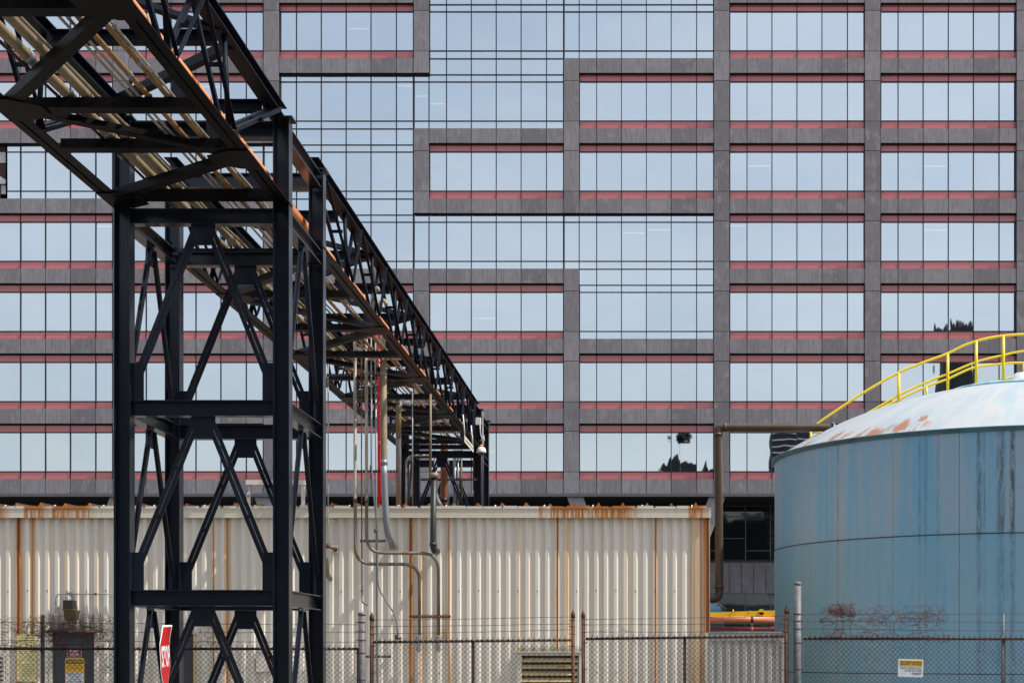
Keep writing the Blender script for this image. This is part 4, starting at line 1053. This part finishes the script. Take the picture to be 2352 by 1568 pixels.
m = MB(); m.box((x1-.01, EYY+.0501, 0), (x1, EYY+1.5, zt_)); m.box((x0, EYY+1.45, 0), (x1-.011, EYY+1.5, zt_)); m.build('rear_wall', 'cream_metal', enc)
YP = 33.1
for (y0, y1, mt, nm, lb) in ((1504,1519,'pipe_salmon','yard_pipe','salmon orange pipe lying behind the low enclosure, under the yellow beam'),(1528.5,1539,'pipe_maroon','yard_pipe','dark maroon pipe, lowest behind the low enclosure'),(1521,1526,'black_iron','yard_pipe','thin black pipe between the salmon and the maroon ones')):
    r = (y1-y0)/2*YP/F; z = PZ((y0+y1)/2, YP); t = thing(nm, (PX(1800,YP), YP, z), lb, 'pipe', 'pipes behind the low enclosure')
    m = MB(); m.tube([V((PX(1735,YP), YP, z)), V((PX(1891,YP), YP, z))], r, 20); m.build('run', mt, t)
    m = MB(); m.tube([V((PX(1833,YP), YP, z)), V((PX(1839,YP), YP, z))], r*1.02, 20); m.build('band', 'lamp_dark' if mt == 'pipe_salmon' else 'pipe_salmon', t)
t = thing('yellow_beam', (PX(1800,YP), YP, PZ(1496,YP)), 'bright yellow beam with a lifting lug above the salmon pipe', 'beam')
m = MB(); a = 1700
m.quadbox([P(1734,1505,YP), P(1892,1503,YP), P(1892,1503,YP)+V((0,.12,0)), P(1734,1505,YP)+V((0,.12,0)), P(1734,1494,YP), P(1892,1489,YP), P(1892,1489,YP)+V((0,.12,0)), P(1734,1494,YP)+V((0,.12,0))]); m.build('bar', 'yellow_beam', t)
m = MB(); cc = P(1859,1493,YP-.03)
m.lathe(cc, [(.062,0),(.062,.12)], 20, False, EY); m.box(P(1853,1502,YP-.03), P(1865,1494,YP+.0)); m.tube([P(1790,1497,YP-.02), P(1790,1487,YP-.02)], .012, 8); m.box(P(1828,1494,YP-.012), P(1832,1490,YP+.1)); m.build('lug', 'yellow_beam', t)
t = thing('covered_drum', P(1740,1500,42), 'pale blue rounded cover peeking out behind the shed corner', 'cover')
m = MB(); c = P(1736,1505,42); m.lathe(c, [(.34,-.8),(.34,.0),(.31,.14),(.22,.27),(.1,.34),(.01,.36)], 28); m.build('cover', 'blue_tarp', t)
m = MB(); 
for k in range(4): m.tube([c+V((.05*k,-.1,.38)), c+V((.2+.06*k,-.2,.30-.03*k)), c+V((.36,-.1,.0))], .007, 6)
m.build('rope', 'pipe_pale', t)

# ============================================================ TANK
tank = thing('storage_tank', (TC.x, TC.y, 0), 'huge weathered blue storage tank with a pale domed roof and yellow handrails', 'tank')
def ring(m, R, z0, z1, seg=160, rows=2, uv=True):
    b0 = len(m.v); m.uv = m.uv or []
    for k in range(seg+1):
        a = 2*math.pi*k/seg-math.pi/2*0 
        a = -1.5*math.pi+2*math.pi*k/seg+ .3     # seam placed on the far side
        for z in (z0, z1): m.v.append((TC.x+R*math.cos(a), TC.y+R*math.sin(a), z)); m.uv.append((( (a+math.pi) % (2*math.pi) - math.pi)*TR if False else a*TR, z))
    for k in range(seg): m.f.append((b0+2*k, b0+2*k+2, b0+2*k+3, b0+2*k+1)); m.smooth.append(True)
ZS = [0, 1.23, 4.13, RIM]
m = MB()
for i in range(3): ring(m, TR+.006*(2-i), ZS[i], ZS[i+1])
m.build('shell', 'tank_blue', tank)
m = MB()
for z, r in ((4.13, .011), (1.23, .011)):
    m.tube([V((TC.x+(TR+.008)*math.cos(a), TC.y+(TR+.008)*math.sin(a), z)) for a in [2*math.pi*k/160 for k in range(161)]], r, 6, cap=False)
m.build('weld_seam', 'lamp_dark', tank)
m = MB(); m.lathe(V((TC.x,TC.y,0)), [(TR+.0, RIM-.075),(TR+.03, RIM-.07),(TR+.03, RIM-.012),(TR+.075, RIM-.008),(TR+.075, RIM+.022),(TR-.02, RIM+.025)], 160, False); 
m.f = [f for f in m.f if len(f) < 10]; m.smooth = [True]*len(m.f)
paint('rim_teal', (.06,.16,.21), .5, .3, .1, (.1,.06,.04), scale=2); m.build('rim', 'rim_teal', tank)
m = MB(); prof = []
for k in range(30):
    r = (TR+.03)*(1-k/30*.995); prof.append((r, DZ+math.sqrt(DR*DR-r*r)+.03))
m.lathe(V((TC.x,TC.y,0)), prof, 128); m.f = m.f[:-2]+[m.f[-1]]; m.smooth = m.smooth[:-2]+[True]; m.build('roof', 'tank_dome', tank)
m = MB(); m.lathe(V((TC.x,TC.y,0)), [(1.75, 7.80),(1.75,7.93),(1.70,7.97),(.02,8.0)], 64, False); paint('teal_pale', (.25,.45,.52), .5, .3, .3, (.10,.22,.28), scale=3); m.build('platform', 'teal_pale', tank)
m = MB(); vc = P(2497,936,38.0)+V((0,-.1,0)); m.lathe(vc, [(.34,-.05),(.34,0),(.30,.06),(.215,.21),(.20,.22),(.02,.23)], 32); m.build('vent_cap', 'white_paint', tank)
m = MB(); m.lathe(vc, [(.2,-.35),(.2,-.06)], 24); m.build('vent_neck', 'teal_pale', tank)
def Zc(x, y): return (1720+x/3.015, 780+y/3.015)
def railpts(l, Y): return [P(*Zc(x,y), Y) for x, y in l]
def smoothpts(pts, n=5):
    out = []
    for i in range(len(pts)-1):
        p0 = pts[max(i-1,0)]; p1 = pts[i]; p2 = pts[i+1]; p3 = pts[min(i+2, len(pts)-1)]
        for k in range(n):
            t = k/n; out.append(.5*((2*p1)+(p2-p0)*t+(2*p0-5*p1+4*p2-p3)*t*t+(3*p1-p0-3*p2+p3)*t**3))
    out.append(pts[-1]); return out
YN, YR = 37.9, 38.8
topN = [(783,823),(835,765),(1000,650),(1175,535),(1420,395),(1600,320),(1790,250),(1895,198),(2000,160),(2100,135),(2200,120),(2352,108),(2600,104),(2900,125)]
midN = [(985,822),(1040,778),(1200,690),(1420,562),(1620,466),(1790,400),(2000,312),(2200,262),(2352,232),(2600,212),(2900,230)]
topR = [(1050,790),(1110,752),(1230,690),(1425,590),(1640,492),(1790,437),(1900,385),(2000,350),(2200,325),(2352,318),(2700,330)]
botN = [(1830,547),(2000,495),(2200,443),(2352,412),(2650,400)]
for nm, l, Y, r in (('top_rail',topN,YN,.030),('mid_rail',midN,YN,.026),('far_rail',topR,YR,.028),('toe_rail',botN,YN,.022)):
    m = MB(); m.tube(smoothpts(railpts(l, Y)), r, 12); m.build('handrail', 'yellow_rail', tank)
for (x, y0, y1, Y) in ((1430,395,650,YN),(1790,250,556,YN),(2000,160,500,YN),(2200,120,470,YN),(1635,492,594,YR),(783,822,890,YR),(2470,105,460,YN),(2350,318,480,YR),(1060,612,0,None)):
    if Y is None: continue
    a = P(*Zc(x,y0), Y); b = P(*Zc(x,y1), Y)-V((0,0,.06)); m = MB(); m.tube([a, b], .036 if Y == YN else .03, 12); m.build('rail_post', 'yellow_rail', tank)
m = MB(); m.tube([P(*Zc(783,824),YR), P(*Zc(905,836),YR), P(*Zc(960,862),YR)], .028, 10); m.build('handrail', 'yellow_rail', tank)
# brown pipe into the dome
YQ = 37.75
t = thing('brown_pipe', P(1755,1250,YQ), 'rusty brown pipe rising beside the shed corner and bending right into the tank dome', 'pipe')
m = MB(); m.tube(rounded([P(1700,1462,YQ), P(1756.5,1462,YQ), P(1753.5,1045,YQ), P(1760,1043,YQ), P(2035,1043.5,YQ), P(2062,1062,YQ)], .19, 8), .094, 24); m.build('run', 'brown_pipe', t)
m = MB(); m.tube([P(1766,1043,YQ), P(1773,1043,YQ)], .108, 20); m.tube([P(1752.6,1057,YQ), P(1752.6,1064,YQ)], .108, 20); m.tube([P(1755.5,1429,YQ), P(1755.5,1436,YQ)], .115, 20); m.build('flange', 'brown_pipe', t)
m = MB(); m.tube([P(2033,1043,YQ), P(2038,1043,YQ)], .102, 20); m.box(P(2033,1034,YQ-.1), P(2037,1030,YQ+.02)); m.box(P(2033,1056,YQ-.1), P(2037,1051,YQ+.02)); m.build('clamp', 'galv', t)

# ============================================================ FENCES
YFN = 23.12
def wire_mesh(x0, x1, z0, z1f, z1g, Y, r=.0022, pitch=.0735):
    """chain link: zigzag wires hooked together; top follows a line from z1f to z1g"""
    m = MB(); h = pitch/2; n = int((x1-x0)/h)
    for i in range(n):
        xa = x0+i*h; top = z1f+(z1g-z1f)*(i/n)+.03; z = top-((top-z0) % (2*h)) if False else top
        pts = []; k = 0
        while z > z0:
            e = (k+i) % 2
            pts.append(V((xa+h*(1.03 if e else -.03), Y+(.003 if e else -.003)*(1 if i % 2 else -1), z))); z -= h; k += 1
        if (i % 2): pts = [pts[0]+V((.003, 0, .026))]+pts
        m.tube(pts, r, 4, smooth=False, cap=False)
    return m
def barb(x0, z0, x1, z1, Y, sag=.006):
    m = MB(); n = max(6, int(abs(x1-x0)/.15)); pts = []
    for k in range(n+1):
        t = k/n; pts.append(V((x0+(x1-x0)*t, Y+random.gauss(0,.002), z0+(z1-z0)*t-sag*4*t*(1-t)+random.gauss(0,.0022))))
    m.tube(pts, .0034, 5, False)
    m.tube([p+V((0,.003,.002 if i % 2 else -.002)) for i, p in enumerate(pts)], .0018, 4, False)
    x = .06; L = abs(x1-x0)
    while x < L:
        t = x/L; p = V((x0+(x1-x0)*t, Y, z0+(z1-z0)*t-sag*4*t*(1-t)))
        a = random.uniform(0, 3.14); d = V((random.uniform(-.4,.4), math.cos(a)*.7, math.sin(a))).normalized()*.016
        m.tube([p-d, p+d], .0016, 4, False); d2 = V((d.x+.006, -d.y, d.z*.6)); m.tube([p-d2, p+d2+V((.006,0,0))], .0016, 4, False); x += .105
    return m
def fence(xa, xb, ra, rb, wires, posts, mids, lb, railmat='rust_dark', mesh_r=.0040, Y=YFN):
    X0, X1 = PX(xa,Y), PX(xb,Y); t = thing('chain_link_fence', ((X0+X1)/2, Y, 0), lb, 'fence', 'chain link fence sections')
    za, zb_ = PZ(ra,Y), PZ(rb,Y)
    m = MB(); m.tube([V((X0, Y+.012, za)), V((X1, Y+.012, zb_))], .020, 14); m.build('top_rail', railmat, t)
    wire_mesh(X0+.02, X1-.02, .05, za, zb_, Y-.014, mesh_r).build('wire_mesh', 'fence_wire', t)
    for (ya, yb) in wires: barb(X0, PZ(ya,Y), X1, PZ(yb,Y), Y-.01).build('barbed_wire', 'barb_wire', t)
    for (px, top, r, mt, cap) in posts:
        x = PX(px, Y); z = PZ(top, Y); m = MB(); m.tube([V((x,Y+.02,0)), V((x,Y+.02,z))], r, 20); p = m.build('post', mt, t)
        m = MB()
        if cap == 'spike': m.lathe(V((x,Y+.02,z)), [(r*1.15,-.05),(r*1.15,0),(r*.9,.02),(r*.5,.045),(.003,.07)], 16)
        else: m.lathe(V((x,Y+.02,z)), [(r*1.06,-.03),(r*1.06,0),(r*.9,.014),(r*.4,.024),(.003,.028)], 20)
        m.build('post_cap', mt, p)
        m = MB()
        for yy in [w[0] for w in wires]+[ra+10, ra+75]:
            m.tube([V((x,Y+.02,PZ(yy+1.3,Y))), V((x,Y+.02,PZ(yy-1.3,Y)))], r*1.07, 16); sg = 1 if px < (xa+xb)/2 else -1
            m.tube([V((x+sg*r,Y-.0,PZ(yy,Y))), V((x+sg*(r+.035),Y-.01,PZ(yy,Y)))], .006, 8)
        m.build('band', 'rust_post', p)
    for (px, top, r, mt) in mids:
        x = PX(px, Y); m = MB(); m.tube([V((x,Y+.05,0)), V((x,Y+.05,PZ(top,Y)))], r, 16); m.build('mid_post', mt, t)
    return t
paint('fence_wire', (.03,.026,.024), .4, .5, .3, (.012,.008,.007), metal=.35, scale=2.5)
paint('barb_wire', (.055,.04,.035), .6, .4, .3, (.03,.015,.01), metal=.2, scale=6)
fence(-40, 873, 1583, 1583, [(1518,1524),(1541,1543),(1562,1567)], [(883,1497,.052,'galv_post','dome')], [(-38,1580,.025,'rust_dark'),(101,1500,.028,'wood_grey'),(872,1580,.014,'rust_dark')],
      'chain link fence section at the left, overgrown with dry vines')
fence(912, 1394, 1566.6, 1561.5, [(1513,1505),(1528.5,1522),(1546.5,1536)], [(907,1505,.030,'rust_post','spike'),(1399,1499,.026,'rust_post','spike')], [(1154,1566,.024,'rust_dark')],
      'chain link gate leaf in the middle, left of the pair of close rusty posts')
fence(1430, 1917, 1558.5, 1552.5, [(1511,1503),(1524,1520),(1542,1540)], [(1424,1499,.026,'rust_post','spike'),(1920.5,1489,.030,'rust_post','spike')], [(1672,1556,.024,'rust_dark')],
      'chain link gate leaf spanning the shed corner, right of the pair of close rusty posts')
fence(1962, 2620, 1558, 1558.5, [(1498,1496),(1515,1518),(1534,1539)], [(1947,1423,.055,'galv_post','dome')], [(2451,1497,.019,'galv_post'),(2452,1560,.031,'galv_post')],
      'chain link fence section in front of the blue tank carrying the security notice')
m = MB(); m.tube([V((PX(1411,YFN), YFN+.05, 0)), V((PX(1411,YFN), YFN+.05, PZ(1599,YFN)))], .013, 10); tag(m.build('drop_rod', 'galv_post', origin=V((PX(1411,YFN),YFN+.05,0))), 'thin grey drop rod between the two close rusty gate posts', 'rod')

# ============================================================ VINES
def vine(name, boxes, n, lb, mat, seed, hang=True, Y=YFN-.03, r=(.0016,.0038)):
    rv = random.Random(seed); m = MB()
    for k in range(n):
        (xa, xb, ya, yb) = rv.choice(boxes)
        p = P(rv.uniform(xa,xb), rv.uniform(ya,yb), Y); run = rv.random() < .35; th = rv.uniform(0, 6.28) if not run else rv.choice((0.0, 3.14))+rv.gauss(0,.3); dv = rv.gauss(0,.35)*(.3 if run else 1); pts = [p]
        cx = P((xa+xb)/2, (ya+yb)/2, Y); L = rv.randint(8, 26) if not run else rv.randint(24, 48)
        for s in range(L):
            th += (dv*.5+rv.gauss(0,.25))*(.45 if run else 1); dv += rv.gauss(0,.16); dv *= .9
            st = rv.uniform(.018,.034)
            q = pts[-1]+V((math.cos(th)*st, rv.gauss(0,.004), math.sin(th)*st))
            lo = P(xa, yb, Y); hi = P(xb, ya, Y)
            if q.z > hi.z+.05: th = -abs(th % 3.14)
            if q.z < lo.z-.03: th = abs(th % 3.14)
            if q.x < lo.x-.1: th = rv.gauss(0,.5)
            if q.x > hi.x+.1: th = 3.14+rv.gauss(0,.5)
            q.y = min(max(q.y, Y-.07), Y+.06); pts.append(q)
        r0 = rv.uniform(*r); m.tube(pts, r0, 4, False, cap=False, radii=[r0*(1-.7*i/len(pts)) for i in range(len(pts))])
    o = m.build(name, mat, origin=P((boxes[0][0]+boxes[0][1])/2, boxes[0][3], Y)); return tag(o, lb, 'vine', 'dry vines on the fence')
vine('dry_vine', [(-10,276,1512,1580),(-10,276,1514,1550),(-20,140,1515,1585),(110,276,1508,1560),(-10,276,1535,1580)], 210, 'dense brown leafless vine tangle along the barbed wire at the left edge', 'vine_bark', 1)
vine('dry_vine', [(2020,2130,1490,1560),(2110,2290,1486,1520),(2130,2300,1500,1560),(2040,2070,1482,1500)], 150, 'reddish leafless vine sprawled on the barbed wire before the blue tank', 'vine_red', 2, r=(.0018,.0038))
vine('dry_vine', [(2000,2140,1560,1650),(2100,2260,1560,1610),(2320,2500,1540,1620)], 40, 'thin reddish vine strands hanging in the mesh before the blue tank', 'vine_red', 3, r=(.0010,.002))
vine('dry_vine', [(480,530,1525,1580)], 26, 'sparse yellowish vine on the fence seen through the near trestle', 'wood_grey', 4, r=(.0010,.003))
vine('dry_vine', [(1780,1910,1510,1600),(1730,1910,1560,1660),(1900,1935,1500,1600)], 55, 'fine dark vine threads in the mesh in front of the low enclosure', 'vine_bark', 5, r=(.0009,.0018))
vine('dry_vine', [(1460,1700,1560,1660),(1480,1520,1530,1550),(1600,1720,1600,1660)], 22, 'a few fine vine threads on the gate leaf before the shed corner', 'vine_bark', 6, r=(.0008,.0016))
vine('dry_vine', [(0,110,1590,1660),(236,276,1550,1640)], 24, 'brown vine stems climbing the mesh beside the yellow instruction board', 'vine_bark', 8, r=(.0012,.003))

# ============================================================ SIGNS ON THE STREET SIDE
t, c, u, v, w, h = plate('security_notice', 2192.5, 2254, 1608, 1651.5, YFN-.035, 'sign_white', 'white security notice with a yellow header hung on the fence before the blue tank', rot=math.radians(1.6))
rect(t, c, u, v, -w*.45, w*.46, h*.12, h*.43, .002, 'sign_yellow', 'header')
txt(t, c, u, v, 'SECURITY NOTICE', -w*.40, w*.43, h*.16, h*.39, .004, 'ink', .02)
txt(t, c, u, v, 'VIDEO SURVEILLANCE', -w*.42, w*.44, -h*.06, h*.06, .004, 'ink', .01)
txt(t, c, u, v, 'IN USE ON THESE', -w*.22, w*.44, -h*.21, -h*.09, .004, 'ink', .01)
txt(t, c, u, v, 'PREMISES', w*.05, w*.44, -h*.37, -h*.25, .004, 'ink', .01)
m = MB()
oc = c-u*(w*.33)-v*(h*.24)-V((0,.004,0))
for k in range(2):
    pts = [oc+u*(w*(.11-.05*k)*math.cos(a)+w*.07*k)+v*(h*(.12-.06*k)*math.sin(a)-h*.04*k) for a in [2*math.pi*i/20 for i in range(21)]]
    m.tube(pts, .0006, 4, False, cap=False)
m.build('camera_drawing', 'galv', t)

# STOP sign, bent and seen nearly edge on
YS = 19.85; cs = P(403.5, 1601, YS); S2 = .381
t = thing('stop_sign', (cs.x, YS, 0), 'bent red stop sign seen almost edge on at the foot of the near trestle', 'sign')
yaw0 = math.atan2(-cs.x, -1*-cs.y)   # direction of view
view = V((cs.x, cs.y, 0)).normalized(); rgt = V((view.y, -view.x, 0))
def warp(a, c_):
    """a: -S2..S2 to the right on the plate, c_: up; the plate twists with height"""
    k = c_/S2
    al = math.radians(81.4-12.5*max(0,k)**4)
    wob = .005*math.sin(c_*14+2.6)
    d = rgt*math.cos(al)+view*math.sin(al)*.92
    n = rgt*math.sin(al)-view*math.cos(al)
    cur = .012*(a/S2)**2
    return V((cs.x, cs.y, cs.z+c_+.03*a))+d*a+rgt*wob-n*cur*.35+rgt*(.020*k*abs(k) if k > 0 else -.012*k)
def octag(s):
    t_ = s*math.tan(math.pi/8)
    return [(-t_,-s),(t_,-s),(s,-t_),(s,t_),(t_,s),(-t_,s),(-s,t_),(-s,-t_)]
def halfw(s, z):
    t_ = s*math.tan(math.pi/8); z = abs(z)
    return s if z <= t_ else s-(z-t_)
def octmesh(s, dn, nx=10, nz=36):
    m = MB(); g = []
    for j in range(nz+1):
        z = -s+2*s*j/nz; hw = halfw(s, z)
        row = []
        for i in range(nx+1):
            a = -hw+2*hw*i/nx; p = warp(a, z)+nrm0*dn; row.append(len(m.v)); m.v.append(tuple(p))
        g.append(row)
    for j in range(nz):
        for i in range(nx): m.f.append((g[j][i], g[j][i+1], g[j+1][i+1], g[j+1][i])); m.smooth.append(True)
    return m
nrm0 = (-rgt*math.sin(math.radians(81.6))*0-(rgt*math.cos(math.radians(81.6)+math.pi/2)*0))
al0 = math.radians(81.6); n_front = (rgt*math.sin(al0)-view*math.cos(al0))
nrm0 = n_front
if n_front.dot(-view) < 0: nrm0 = -n_front
mm = octmesh(S2, 0); o = mm.build('plate', 'sign_white', t); md = o.modifiers.new('s', 'SOLIDIFY'); md.thickness = .003; md.offset = 0
octmesh(S2*.945, .0025).build('face', 'sign_red', t)
m = MB()
put_text(m, 'STOP', None, None, None, .64, .265, .035, warp=lambda a, c_: warp(a-.30, c_-.1325)+nrm0*.004); m.build('lettering', 'sign_white', t)
m = MB(); pb = warp(0,0)-nrm0*.03; m.tube([V((pb.x,pb.y,0)), V((pb.x,pb.y,cs.z-.1))], .028, 14); m.build('post', 'galv_post', t)

# ============================================================ LIGHT, CAMERA
sun_dir = V((.545, -.115, .82)).normalized()
el = math.asin(sun_dir.z); rot = math.atan2(sun_dir.x, sun_dir.y)
w = bpy.data.worlds.new('World'); sc.world = w; w.use_nodes = True; nt = w.node_tree; nt.nodes.clear()
sky = nt.nodes.new('ShaderNodeTexSky'); sky.sky_type = 'NISHITA'; sky.sun_disc = False; sky.sun_elevation = el; sky.sun_rotation = rot
sky.air_density = 1.2; sky.dust_density = 3.0; sky.ozone_density = 2.0; sky.altitude = 0
gw = G(nt)      # thin bright cloud veil over a hazy blue sky
dirv = gw.n('ShaderNodeTexCoord').outputs['Generated']
cl = gw.noise(gw.mapv(dirv, (1, 1, 2.6)), 3.2, 7, .6)
veil = gw.mix(cl, (5.0, 5.25, 5.6), (6.2, 6.4, 6.7))
mx_out = gw.mix(gw.mr(cl, .35, .65, .42, .62), sky.outputs[0], veil)
bg = nt.nodes.new('ShaderNodeBackground'); bg.inputs[1].default_value = .13; out = nt.nodes.new('ShaderNodeOutputWorld')
nt.links.new(mx_out, bg.inputs[0]); nt.links.new(bg.outputs[0], out.inputs[0])
ld = bpy.data.lights.new('sun', 'SUN'); ld.energy = 3.6; ld.angle = math.radians(.6); ld.color = (1, .95, .87)
lo = bpy.data.objects.new('sun', ld); COL.objects.link(lo); lo.rotation_euler = (-sun_dir).to_track_quat('-Z', 'Y').to_euler(); lo.location = (20,-20,60)
cd = bpy.data.cameras.new('camera'); cam = bpy.data.objects.new('camera', cd); COL.objects.link(cam); sc.camera = cam
cam.location = (0, 0, EYE); cam.rotation_euler = (math.pi/2, 0, 0)
cd.sensor_fit = 'HORIZONTAL'; cd.sensor_width = 36; cd.lens = 36*F/2500; cd.shift_x = (1250-VX)/2500; cd.shift_y = (VY-833.5)/2500
cd.clip_start = .1; cd.clip_end = 2000
sc.view_settings.view_transform = 'Standard'; sc.view_settings.look = 'None'; sc.view_settings.exposure = 0.55; sc.view_settings.gamma = 1
sc.cycles.max_bounces = 8; sc.cycles.transparent_max_bounces = 12
